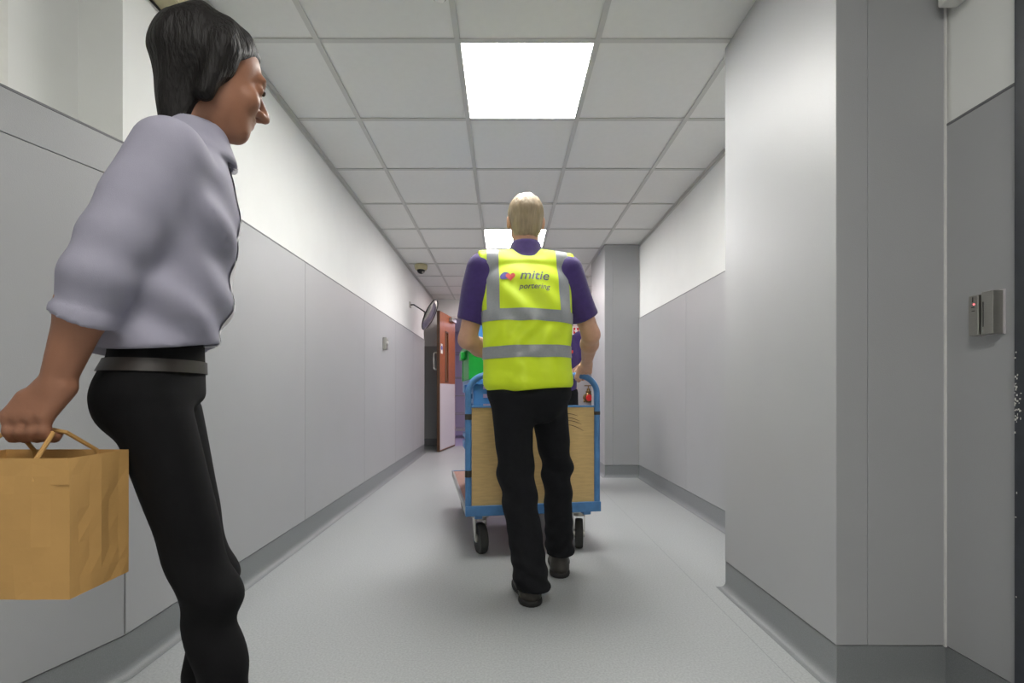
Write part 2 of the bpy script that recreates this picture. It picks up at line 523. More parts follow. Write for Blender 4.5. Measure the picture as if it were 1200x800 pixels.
# ceiling light panels
def ceiling_light(x0, y0, strength, rgb, label):
    t = empty('ceiling_light', (x0 + 0.3, y0 + 0.3, CEIL))
    tag(t, label, 'ceiling light', 'square light panels in the ceiling')
    b = nb()
    for s in (-1, 1):
        bx(b, -0.297, 0.297, min(s * 0.297, s * 0.285), max(s * 0.297, s * 0.285), 0.0, 0.03)
        bx(b, min(s * 0.297, s * 0.285), max(s * 0.297, s * 0.285), -0.285, 0.285, 0.0, 0.03)
    obj('frame', b, 'white_metal', t)
    obj('diffuser', box(-0.285, 0.285, -0.285, 0.285, 0.006, 0.012), emit_mat('light_diffuser', rgb, strength), t)
ceiling_light(GX[3], GY0, LIGHT_MAIN, (255, 253, 248), 'large bright square light panel in the ceiling nearest the camera')
ceiling_light(GX[3], GY0 + 2.4, LIGHT_MAIN, (255, 252, 250), 'square light panel partly hidden behind the head of the man')
ceiling_light(GX[3], GY0 + 4.8, LIGHT_FAR, (255, 236, 238), 'square light panel in the ceiling just before the far doorway')
ceiling_light(GX[3], GY0 - 4.8, LIGHT_BACK, (255, 252, 246), 'square light panel in the ceiling behind the camera')
ceiling_light(GX[3], GY0 - 2.4, LIGHT_OVER, (255, 252, 246), 'square light panel in the ceiling right over the camera')
t = empty('ceiling_light', (0.0, 9.6, 2.355)); tag(t, 'surface light panel on the ceiling beyond the doorway', 'ceiling light', 'square light panels in the ceiling')
obj('frame', box(-0.31, 0.31, -0.31, 0.31, -0.03, 0.007), 'white_metal', t)
obj('diffuser', box(-0.29, 0.29, -0.29, 0.29, -0.034, -0.0301), emit_mat('light_diffuser', (246, 232, 255), 12.0), t)

# ------------------------------------------------------------------ small fittings
# dome camera
t = empty('dome_camera', (-0.985, 5.72, CEIL)); tag(t, 'cream dome security camera on the ceiling above the convex mirror', 'camera')
obj('housing', lathe(nb(), [(0.0, -0.001), (0.072, -0.001), (0.076, -0.012), (0.074, -0.045), (0.062, -0.062), (0.0, -0.062)], n=28), 'beige_metal', t, smooth=True)
obj('dome', lathe(nb(), [(0.046, -0.055), (0.046, -0.068), (0.042, -0.084), (0.03, -0.098), (0.014, -0.106), (0.0, -0.108)], n=24), 'dark_plastic', t, smooth=True)
obj('lens', lathe(nb(), [(0.012, 0.0), (0.012, 0.006), (0.0, 0.007)], (0.026, -0.03, -0.094), (0.35, -0.6, -0.6), 14), 'steel', t, smooth=True)
# smoke detectors
def detector(x, y, r, label):
    t = empty('smoke_detector', (x, y, CEIL)); tag(t, label, 'smoke detector', 'smoke detectors on the ceiling')
    obj('base', lathe(nb(), [(0, -0.001), (r, -0.001), (r, -0.012), (0, -0.012)], n=28), 'white_metal', t, smooth=True)
    obj('vent_ring', lathe(nb(), [(0, -0.011), (r * 0.72, -0.011), (r * 0.72, -0.022), (0, -0.022)], n=24), 'panel_line', t, smooth=True)
    obj('cover', lathe(nb(), [(0, -0.021), (r * 0.86, -0.021), (r * 0.84, -0.034), (r * 0.6, -0.045), (0, -0.048)], n=28), 'white_metal', t, smooth=True)
detector(1.03, 6.30, 0.072, 'round smoke detector on the ceiling beyond the far pier')
# small flush sensor at the top edge of the picture
t = empty('ceiling_sensor', (-0.247, 1.84, CEIL)); tag(t, 'small round ceiling sensor near the camera, left of the light panel', 'sensor')
obj('bezel', lathe(nb(), [(0.0, -0.001), (0.030, -0.001), (0.030, -0.006), (0.026, -0.010), (0.0, -0.010)], n=24), 'steel', t, smooth=True)
obj('lens', lathe(nb(), [(0.022, -0.009), (0.020, -0.016), (0.012, -0.021), (0, -0.023)], n=20), 'white_metal', t, smooth=True)

# convex mirror on its arm
ma = Vector((XL, 5.92, 1.93)); mc = Vector((-0.925, 6.02, 1.825))
t = empty('convex_mirror', ma); tag(t, 'round convex mirror on an arm high on the left wall', 'mirror')
nrm = Vector((0.90, -0.08, -0.43)).normalized()
back = mc - nrm * 0.045 - ma
obj('wall_plate', box(0.0, 0.012, -0.035, 0.035, -0.035, 0.035), 'steel', t, bevel=0.003)
b = nb(); tube(b, [(0.01, 0, 0), (0.05, 0, 0), back], 0.008, 10); obj('arm', b, 'dark_plastic', t, smooth=True)
prof = [(0.0, 0.030)] + [(0.195 * math.sin(a), 0.030 * math.cos(a) ** 2) for a in [i * math.pi / 2 / 10 for i in range(1, 11)]]
obj('mirror_face', lathe(nb(), prof + [(0.195, -0.004), (0, -0.004)], mc - ma, nrm, 40), 'mirror', t, smooth=True)
a_, b_ = frame_of(nrm)
b = nb(); tube(b, arc(mc - ma, 0.198, 0, 2 * math.pi * 39 / 40, 39, a_, b_), 0.0085, 8, closed=True)
obj('rim', b, 'dark_plastic', t, smooth=True)
obj('backing', lathe(nb(), [(0, -0.04), (0.05, -0.036), (0.19, -0.006), (0, -0.005)], mc - ma, nrm, 32), 'dark_plastic', t, smooth=True)

# small call point on the left wall
t = empty('wall_switch', (XL + 0.008, 4.61, 1.325)); tag(t, 'small grey push button box on the left wall panelling', 'switch')
obj('body', box(0, 0.035, -0.03, 0.03, -0.058, 0.058), 'steel', t, bevel=0.004)
obj('button', lathe(nb(), [(0.018, 0.0), (0.018, 0.008), (0, 0.009)], (0.035, 0, 0.01), (1, 0, 0), 16), 'white_metal', t, smooth=True)

# card reader on the near right wall
t = empty('card_reader', (1.278, 1.2765, 1.067)); tag(t, 'metal swipe card reader on the near right wall by the dark frame', 'card reader')
obj('back_plate', box(-0.003, 0, -0.036, 0.034, -0.056, 0.058), 'kick', t)
obj('body', box(-0.030, -0.003, 0.006, 0.033, -0.055, 0.052), 'steel', t, bevel=0.002)
obj('swipe_slot', box(-0.012, -0.003, -0.001, 0.006, -0.053, 0.053), 'dark_plastic', t)
obj('guide', box(-0.030, -0.003, -0.033, -0.001, -0.055, 0.056), 'steel', t, bevel=0.002)
obj('guide_groove', box(-0.0308, -0.0295, -0.0085, -0.0065, -0.035, 0.030), 'dark_plastic', t)
obj('screw', lathe(nb(), [(0.0025, 0), (0.0025, 0.001), (0, 0.001)], (-0.030, -0.007, -0.046), (-1, 0, 0), 10), 'alu', t)
obj('status_light', box(-0.0312, -0.0295, 0.0155, 0.019, 0.026, 0.0295), 'lens_red', t)
b = nb()
bx(b, -0.0306, -0.0295, 0.020, 0.0215, 0.034, 0.047)
bx(b, -0.0306, -0.0295, 0.014, 0.0245, 0.019, 0.0205)
bx(b, -0.0306, -0.0295, 0.014, 0.0235, 0.0095, 0.011)
obj('printed_mark', b, 'dark_plastic', t)

# fitting whose underside just shows at the top of the right edge
t = empty('wall_sounder', (1.286, 1.335, 1.972)); tag(t, 'white box fitting high on the near right wall, cut by the frame', 'alarm sounder')
obj('body', box(-0.055, 0.0, -0.05, 0.05, -0.02, 0.10), 'white_metal', t, bevel=0.006)
obj('grille', box(-0.058, -0.054, -0.03, 0.03, 0.02, 0.075), 'panel_line', t)

# beige trunking box under the ceiling on the left
t = empty('trunking_box', (XL, 1.6, 2.14)); tag(t, 'beige metal trunking box under the ceiling on the left wall', 'trunking')
obj('body', box(0.006, 0.078, -0.12, 0.112, 0.0, CEIL - 2.14 - 0.001), 'beige_metal', t, bevel=0.002)
obj('seal', box(0.0, 0.0062, -0.118, 0.11, -0.004, CEIL - 2.14 - 0.002), 'dark_plastic', t)
obj('cover', box(0.078, 0.082, -0.118, 0.110, 0.004, CEIL - 2.14 - 0.004), 'beige_metal', t, bevel=0.001)

# laminated notice at the far left edge, above the panelling
sd = Vector((dd.x, dd.y)); n2 = Vector((dd.y, -dd.x))
pc = Vector((KINK[0] - off, KINK[1])) - sd * 0.174
t = empty('laminated_notice', (pc.x, pc.y, DADO + 0.17), math.atan2(sd.y, sd.x)); tag(t, 'glossy laminated sheet on the plaster at the far left edge', 'notice')
obj('sheet', box(-0.21, 0.0, -0.0025, -0.0005, -0.15, 0.30), 'sign_white', t)
obj('sleeve', box(-0.215, 0.004, -0.0040, -0.0026, -0.155, 0.305), 'laminate', t)

# ------------------------------------------------------------------ wooden door leaf standing open
hp = Vector((-0.822, FARY - 0.015)); ep = Vector((-0.960, 7.03))
dv = (ep - hp); L = dv.length; rz = math.atan2(dv.y, dv.x)
t = empty('door_leaf', (hp.x, hp.y, 0.0), rz)
tag(t, 'red brown wooden fire door leaf standing open with tall white kick plate', 'door')
TH = 0.044
b = nb()
# stiles and rails round the glazed slot; local x runs from hinge to the free edge, +y faces the corridor centre
vx0, vx1, vz0, vz1 = L * 0.50, L * 0.66, 1.03, 1.77
z0, z1 = 0.008, 2.045
bx(b, 0.004, vx0, -TH / 2, TH / 2, z0, z1); bx(b, vx1, L - 0.006, -TH / 2, TH / 2, z0, z1)
bx(b, vx0, vx1, -TH / 2, TH / 2, z0, vz0); bx(b, vx0, vx1, -TH / 2, TH / 2, vz1, z1)
bmesh.ops.remove_doubles(b, verts=b.verts, dist=0.0002)
obj('leaf', b, 'wood', t)
obj('edge_lipping', box(L - 0.006, L, -TH / 2 - 0.0005, TH / 2 + 0.0005, z0, z1), 'wood_edge', t)
obj('bottom_lipping', box(0.004, L, -TH / 2 - 0.0006, TH / 2 + 0.0006, z0 - 0.003, z0 + 0.012), 'wood_edge', t)
glass = mat('wired_glass', (120, 100, 84), 0.08, var=0.05)
obj('vision_pane', box(vx0, vx1, -0.004, 0.004, vz0, vz1), glass, t)
b = nb()
for s in (-1, 1):
    ya, yb = sorted((s * TH / 2, s * (TH / 2 + 0.006)))
    bx(b, vx0 - 0.015, vx0 + 0.006, ya, yb, vz0 - 0.015, vz1 + 0.015); bx(b, vx1 - 0.006, vx1 + 0.015, ya, yb, vz0 - 0.015, vz1 + 0.015)
    bx(b, vx0, vx1, ya, yb, vz0 - 0.015, vz0 + 0.006); bx(b, vx0, vx1, ya, yb, vz1 - 0.006, vz1 + 0.015)
obj('glazing_bead', b, 'wood_edge', t)
KS = 1   # side facing the corridor centre
for s in (1, -1):
    ya, yb = sorted((s * (TH / 2), s * (TH / 2 + 0.003)))
    obj('kick_plate', box(0.03, L - 0.012, ya, yb, 0.03, 0.995), 'kick', t)
hx = L - 0.06
for s in (-1,):
    y = s * TH / 2
    b = nb()
    tube(b, [(hx, y, 1.20), (hx, y + s * 0.05, 1.20), (hx, y + s * 0.065, 1.215), (hx, y + s * 0.065, 1.43), (hx, y + s * 0.05, 1.445), (hx, y, 1.445)], 0.0095, 10)
    obj('pull_handle', b, 'white_metal', t, smooth=True)
sg = obj('door_sign', box(L - 0.13, L - 0.045, TH / 2 + 0.0005, TH / 2 + 0.003, 1.43, 1.575), 'sign_white', t)
obj('sign_print', lathe(nb(), [(0.034, 0.0), (0.034, 0.0008), (0, 0.0008)], (L - 0.0875, TH / 2 + 0.003, 1.515), (0, 1, 0), 20), 'sign_blue', sg)
b = nb(); bx(b, 0.10, 0.34, TH / 2, TH / 2 + 0.05, 1.96, 2.02)
obj('door_closer', b, 'alu', t, bevel=0.004)
for z in (0.25, 1.05, 1.85):
    obj('hinge', lathe(nb(), [(0.008, -0.05), (0.008, 0.05)], (0.0, 0.012, z), (0, 0, 1), 10), 'steel', t, smooth=True)

# ------------------------------------------------------------------ riser valve and its sign on the far wall
t = empty('riser_valve', (1.33, FARY - 0.008, 0.80)); tag(t, 'brass riser valve with red outlet cap and bar handle on the far wall', 'valve')
obj('body', lathe(nb(), [(0.0, -0.10), (0.04, -0.095), (0.062, -0.06), (0.066, -0.01), (0.055, 0.03), (0.04, 0.055), (0.044, 0.06), (0.044, 0.085), (0.03, 0.09), (0.022, 0.13), (0.0, 0.13)], (0, -0.12, 0), (0, 0, 1), 20), 'brass', t, smooth=True)
obj('inlet', lathe(nb(), [(0.07, 0.0), (0.07, 0.015), (0.045, 0.02), (0.045, 0.10)], (0, 0, -0.02), (0, -1, 0), 20), 'brass', t, smooth=True)
obj('outlet_cap', lathe(nb(), [(0.05, 0.05), (0.052, 0.085), (0.046, 0.092), (0, 0.094)], (0, -0.12, -0.02), (0, -1, 0), 20), 'red', t, smooth=True)
for s in (-1, 1):
    obj('lug', lathe(nb(), [(0.016, 0.03), (0.022, 0.075), (0.018, 0.085), (0, 0.086)], (0, -0.12, -0.05), (s, 0, -0.35), 12), 'brass', t, smooth=True)
b = nb(); tube(b, [(0, -0.12, 0.12), (0, -0.12, 0.17)], 0.009, 10); obj('spindle', b, 'brass', t, smooth=True)
b = nb(); tube(b, [(-0.065, -0.12, 0.172), (0.065, -0.12, 0.172)], 0.008, 10); obj('bar_handle', b, 'brass', t, smooth=True)

t = empty('safety_sign', (1.155, FARY, 1.955)); tag(t, 'white safety sign with red lettering and arrow square on the far wall', 'sign')
obj('board', box(-0.055, 0.062, -0.004, 0.0, -0.165, 0.18), 'sign_white', t)
b = nb(); bx(b, -0.046, 0.040, -0.0055, -0.004, -0.145, -0.045); obj('red_square', b, 'red', t)
b = nb()
ar = [(-0.012, -0.052), (0.012, -0.052), (0.012, -0.085), (0.034, -0.085), (-0.001, -0.138), (-0.036, -0.085), (-0.012, -0.085)]
lo = [b.verts.new((x - 0.003, -0.0055, z)) for x, z in ar]; hi = [b.verts.new((x - 0.003, -0.0065, z)) for x, z in ar]
b.faces.new(lo[::-1]); b.faces.new(hi)
for i in range(len(ar)): b.faces.new((lo[i], lo[(i + 1) % len(ar)], hi[(i + 1) % len(ar)], hi[i]))
obj('arrow', b, 'sign_white', t)
b = nb(); rr = random.Random(5)
for r in range(5):
    z = -0.03 + r * 0.042
    x = -0.044
    while x < 0.04:
        w = rr.uniform(0.008, 0.015)
        bx(b, x, x + w * 0.45, -0.0055, -0.004, z, z + 0.026)
        bx(b, x, x + w, -0.0055, -0.004, z + rr.choice((0.0, 0.011, 0.021)), z + 0.026)
        x += w + 0.006
obj('lettering', b, 'red', t)

# ------------------------------------------------------------------ roll cage beyond the doorway
t = empty('roll_cage', (-0.86, 9.5, 0.0)); tag(t, 'grey wheeled wire roll cage seen through the doorway', 'roll cage')
for sx in (-0.35, 0.35):
    for sy in (-0.3, 0.3):
        b = nb(); tube(b, [(sx, sy, 0.13), (sx, sy, 1.65)], 0.014, 8); obj('post', b, 'steel', t, smooth=True)
        c = obj('caster', box(sx - 0.02, sx + 0.02, sy - 0.02, sy + 0.02, 0.08, 0.14), 'steel', t)
        obj('wheel', lathe(nb(), [(0.0, -0.016), (0.055, -0.016), (0.058, 0), (0.055, 0.016), (0, 0.016)], (sx, sy, 0.058), (1, 0, 0), 18), 'rubber', c, smooth=True)
obj('deck', box(-0.36, 0.36, -0.31, 0.31, 0.14, 0.165), 'steel', t)
for z in (0.45, 0.80, 1.15, 1.62):
    for s in (-0.3, 0.3):
        b = nb(); tube(b, [(-0.35, s, z), (0.35, s, z)], 0.008, 8); obj('rail', b, 'steel', t, smooth=True)

# ------------------------------------------------------------------ blue trolley
NL = Vector((-0.205, 2.52)); TA = math.atan2(0.163, 0.987)   # near-left corner, heading turned left
TW, TL = 0.73, 1.20
tro = empty('platform_trolley', (NL.x, NL.y, 0.0), TA)
tag(tro, 'blue framed platform trolley with plywood end panel being pushed', 'trolley')
DZ = 0.262
obj('deck', box(0.012, TW - 0.012, 0.0, TL, DZ - 0.022, DZ), 'deck', tro)
b = nb()
bx(b, 0.0, 0.012, 0.0, TL, DZ - 0.036, DZ + 0.003); bx(b, TW - 0.012, TW, 0.0, TL, DZ - 0.036, DZ + 0.003)
obj('deck_edging', b, 'alu', tro)
b = nb()
bx(b, 0.0, TW, -0.022, 0.0, DZ - 0.040, DZ + 0.012); bx(b, 0.0, TW, TL, TL + 0.022, DZ - 0.040, DZ + 0.003)
bx(b, 0.05, 0.09, 0, TL, DZ - 0.060, DZ - 0.023); bx(b, TW - 0.09, TW - 0.05, 0, TL, DZ - 0.060, DZ - 0.023)
obj('chassis', b, 'blue_paint', tro, bevel=0.002)
HB, RC, TR = 0.952, 0.10, 0.0165
pts = [(0.016, 0, DZ - 0.03), (0.016, 0, 0.5)] + arc((0.016 + RC, 0, HB - RC), RC, math.pi, math.pi / 2, 10, (1, 0, 0), (0, 0, 1)) \
    + arc((TW - 0.016 - RC, 0, HB - RC), RC, math.pi / 2, 0, 10, (1, 0, 0), (0, 0, 1)) + [(TW - 0.016, 0, 0.5), (TW - 0.016, 0, DZ - 0.03)]
b = nb(); tube(b, pts, TR, 14); obj('push_frame', b, 'blue_paint', tro, smooth=True)
obj('end_panel', box(0.034, TW - 0.034, -0.006, 0.006, DZ + 0.012, 0.782), 'ply', tro)
b = nb(); bx(b, 0.03, TW - 0.03, -0.010, 0.010, 0.782, 0.792); obj('panel_rail', b, 'blue_paint', tro, bevel=0.002)
for x, z, h in ((0.016, 0.735, 0.03), (0.016, 0.44, 0.035), (TW - 0.016, 0.75, 0.018)):
    obj('tape_wrap', lathe(nb(), [(TR + 0.0012, -h / 2), (TR + 0.0012, h / 2)], (x, 0, z), (0, 0, 1), 14), 'tape_dark', tro, smooth=True)
b = nb()
for k, (za, zb) in enumerate(((0.748, 0.735), (0.728, 0.708), (0.712, 0.690), (0.690, 0.655))):
    pts = [(TW - 0.21 + 0.01 * k + 0.085 * u, -0.0064, za + (zb - za) * u + 0.006 * math.sin(u * 3.1)) for u in [i / 8 for i in range(9)]]
    tube(b, pts, [0.0005 + 0.0014 * math.sin(math.pi * (0.1 + 0.85 * i / 8)) for i in range(9)], 5)
obj('dark_stroke', b, 'stroke_brown', tro)  # thin dark curved strokes on the plywood end panel
def caster(x, y, ang):
    c, s = math.cos(ang), math.sin(ang)
    b = nb()
    bx(b, x - 0.045, x + 0.045, y - 0.045, y + 0.045, DZ - 0.066, DZ - 0.060)
    lathe(b, [(0.034, 0), (0.034, 0.02)], (x, y, DZ - 0.086), (0, 0, 1), 18)
    ax = Vector((c, s, 0)); fw = Vector((-s, c, 0)) * -0.025
    for sd_ in (-1, 1):
        p = Vector((x, y, 0)) + ax * (0.030 * sd_)
        q = p + fw
        vs = []
        for dn in (-0.002, 0.002):
            o_ = ax * dn
            for (pp, w, z) in ((p, 0.03, DZ - 0.07), (q, 0.014, 0.066)):
                f_ = Vector((-s, c, 0)) * w
                vs += [b.verts.new(pp + o_ - f_ + Vector((0, 0, z))), b.verts.new(pp + o_ + f_ + Vector((0, 0, z)))]
        for f in ((0, 1, 3, 2), (4, 6, 7, 5), (0, 4, 5, 1), (2, 3, 7, 6), (0, 2, 6, 4), (1, 5, 7, 3)):
            b.faces.new([vs[i] for i in f])
    o = obj('caster', b, 'steel', tro)
    ctr = Vector((x, y, 0.082)) + fw
    obj('wheel', lathe(nb(), [(0.0, -0.02), (0.05, -0.02), (0.056, -0.022), (0.076, -0.021), (0.081, -0.013), (0.082, 0), (0.081, 0.013), (0.076, 0.021), (0.056, 0.022), (0.05, 0.02), (0, 0.02)], ctr, ax, 28), 'rubber', o, smooth=True)
    obj('hub', lathe(nb(), [(0.022, -0.028), (0.022, 0.028)], ctr, ax, 14), 'steel', o, smooth=True)
caster(0.085, 0.10, 0.18); caster(TW - 0.085, 0.10, -0.30); caster(0.085, TL - 0.1, 0.1); caster(TW - 0.085, TL - 0.1, 0.1)

# crates stacked on the trolley
def crate(loc, w, d, h, m, label, vented=True, rz=TA, lid=False):
    t = empty('crate', loc, rz); tag(t, label, 'crate', 'plastic crates stacked on the trolley')
    th = 0.006
    b = nb()
    bx(b, -w / 2, w / 2, -d / 2, d / 2, 0, th)
    def side(x0, x1, y0, y1):
        if vented:
            n = 6
            zz = [th + (h - th) * i / n for i in range(n + 1)]
            bx(b, x0, x1, y0, y1, zz[0], zz[1] )
            for i in range(1, n):
                bx(b, x0, x1, y0, y1, zz[i] + (zz[i + 1] - zz[i]) * 0.5, zz[i + 1])
        else:
            bx(b, x0, x1, y0, y1, th, h)
    side(-w / 2, w / 2, -d / 2, -d / 2 + th); side(-w / 2, w / 2, d / 2 - th, d / 2)
    side(-w / 2, -w / 2 + th, -d / 2 + th, d / 2 - th); side(w / 2 - th, w / 2, -d / 2 + th, d / 2 - th)
    obj('body', b, m, t)
    e = 0.016
    b = nb()
    bx(b, -w / 2 - e, w / 2 + e, -d / 2 - e, -d / 2 + th, h - 0.03, h); bx(b, -w / 2 - e, w / 2 + e, d / 2 - th, d / 2 + e, h - 0.03, h)
    bx(b, -w / 2 - e, -w / 2 + th, -d / 2, d / 2, h - 0.03, h); bx(b, w / 2 - th, w / 2 + e, -d / 2, d / 2, h - 0.03, h)
    obj('rim', b, m, t, bevel=0.003)
    for sx in (-1, 1):
        for sy in (-1, 1):
            b = box(min(sx * w / 2, sx * (w / 2 + 0.004)), max(sx * w / 2, sx * (w / 2 + 0.004)), min(sy * (d / 2 - 0.05), sy * d / 2), max(sy * (d / 2 - 0.05), sy * d / 2), 0, h - 0.02)
            bx(b, min(sx * (w / 2 - 0.05), sx * w / 2), max(sx * (w / 2 - 0.05), sx * w / 2), min(sy * d / 2, sy * (d / 2 + 0.004)), max(sy * d / 2, sy * (d / 2 + 0.004)), 0, h - 0.02)
            obj('corner_rib', b, m, t)
    for sx in (-1, 1):
        xa, xb = sorted((sx * (w / 2 + 0.003), sx * (w / 2 + 0.035)))
        obj('handle_lug', box(xa, xb, -0.07, 0.07, h - 0.075, h - 0.028), m, t, bevel=0.004)
    if lid:
        b = nb()
        bx(b, -w / 2 - 0.01, w / 2 + 0.01, -d / 2 - 0.01, d / 2 + 0.01, h + 0.0005, h + 0.018)
        obj('lid', b, m, t, bevel=0.005)
        for i in range(3):
            obj('lid_rib', box(-w / 2 + 0.03, w / 2 - 0.03, -d / 3 + i * d / 3 - 0.008, -d / 3 + i * d / 3 + 0.008, h + 0.018, h + 0.026), m, t)
def tro_pt(x, y, z):
    c, s = math.cos(TA), math.sin(TA)
    return (NL.x + x * c - y * s, NL.y + x * s + y * c, z)
crate(tro_pt(0.25, 0.42, DZ + 0.0005), 0.38, 0.56, 0.34, 'blue_plastic', 'blue vented crate standing on the trolley deck, bottom of the stack')
crate(tro_pt(0.25, 0.42, DZ + 0.342), 0.38, 0.56, 0.33, 'blue_plastic', 'blue vented crate, second from the bottom behind the push frame')
crate(tro_pt(0.23, 0.50, DZ + 0.674), 0.37, 0.50, 0.20, 'green_plastic', 'bright green plastic crate with side lugs near the top of the stack', vented=False)
crate(tro_pt(0.25, 0.50, DZ + 0.876), 0.30, 0.42, 0.16, 'blue_plastic', 'small blue crate on top of the green one', vented=False, lid=True)

#@PEOPLE
# ------------------------------------------------------------------ people: smooth blended volumes turned into one surface
def A3(v): return np.array(v, dtype=np.float32)
def cone(P, a, b, r1, r2):
    a = A3(a); b = A3(b); ab = b - a
    t = np.clip(((P - a) @ ab) / max(ab @ ab, 1e-9), 0, 1)
    return np.linalg.norm(P - a - t[:, None] * ab, axis=1) - (r1 + (r2 - r1) * t)
def ell(P, c, R, rot=None):
    q = P - A3(c)
    if rot is not None: q = q @ rot
    R = A3(R)
    k0 = np.linalg.norm(q / R, axis=1); k1 = np.linalg.norm(q / (R * R), axis=1)
    return k0 * (k0 - 1.0) / np.maximum(k1, 1e-6)
def chain(P, nodes, right, fwd):
    """nodes: (centre, half width, half depth); smooth elliptical loft along z"""
    right = A3(right); fwd = A3(fwd)
    N = sorted([(float(c[2]), float(c[0]), float(c[1]), w, d) for c, w, d in nodes])
    zs = np.array([n[0] for n in N])
    zt = np.linspace(zs[0], zs[-1], 97)
    ker = np.hanning(21); ker /= ker.sum()
    tab = []
    for k in range(1, 5):
        v = np.interp(zt, zs, [n[k] for n in N])
        e = np.concatenate([2 * v[0] - v[10:0:-1], v, 2 * v[-1] - v[-2:-12:-1]])
        tab.append(np.convolve(e, ker, 'valid'))
    z = P[:, 2]
    zc = np.clip(z, zs[0], zs[-1])
    cx, cy, w, d = [np.interp(zc, zt, t).astype(np.float32) for t in tab]
    ox = P[:, 0] - cx; oy = P[:, 1] - cy; oz = z - zc
    u = ox * right[0] + oy * right[1]; v = ox * fwd[0] + oy * fwd[1]
    mn = np.minimum(w, d)
    q = np.sqrt((u / w) ** 2 + (v / d) ** 2 + (oz / (mn * 0.55)) ** 2)
    return (q - 1) * mn
def smin(a, b, k):
    h = np.clip(0.5 + 0.5 * (b - a) / k, 0, 1)
    return b + (a - b) * h - k * h * (1 - h)
def smax(a, b, k): return -smin(-a, -b, k)
def wav(P, seed, amp, freq, stretch=(1, 1, 1), n=5):
    r = np.random.RandomState(seed)
    out = np.zeros(len(P))
    for i in range(n):
        k = r.normal(size=3); k /= np.linalg.norm(k)
        out += np.sin((P * A3(stretch)) @ k * freq * r.uniform(0.6, 1.5) + r.uniform(0, 6.28))
    return out * amp / math.sqrt(n)

def near(P, c, rad, fn):
    """evaluate fn only close to the ball that holds it"""
    d = np.linalg.norm(P - A3(c), axis=1) - rad
    out = np.maximum(d, 0.06).astype(np.float32)
    m = d < 0.06
    if m.any(): out[m] = fn(P[m])
    return out

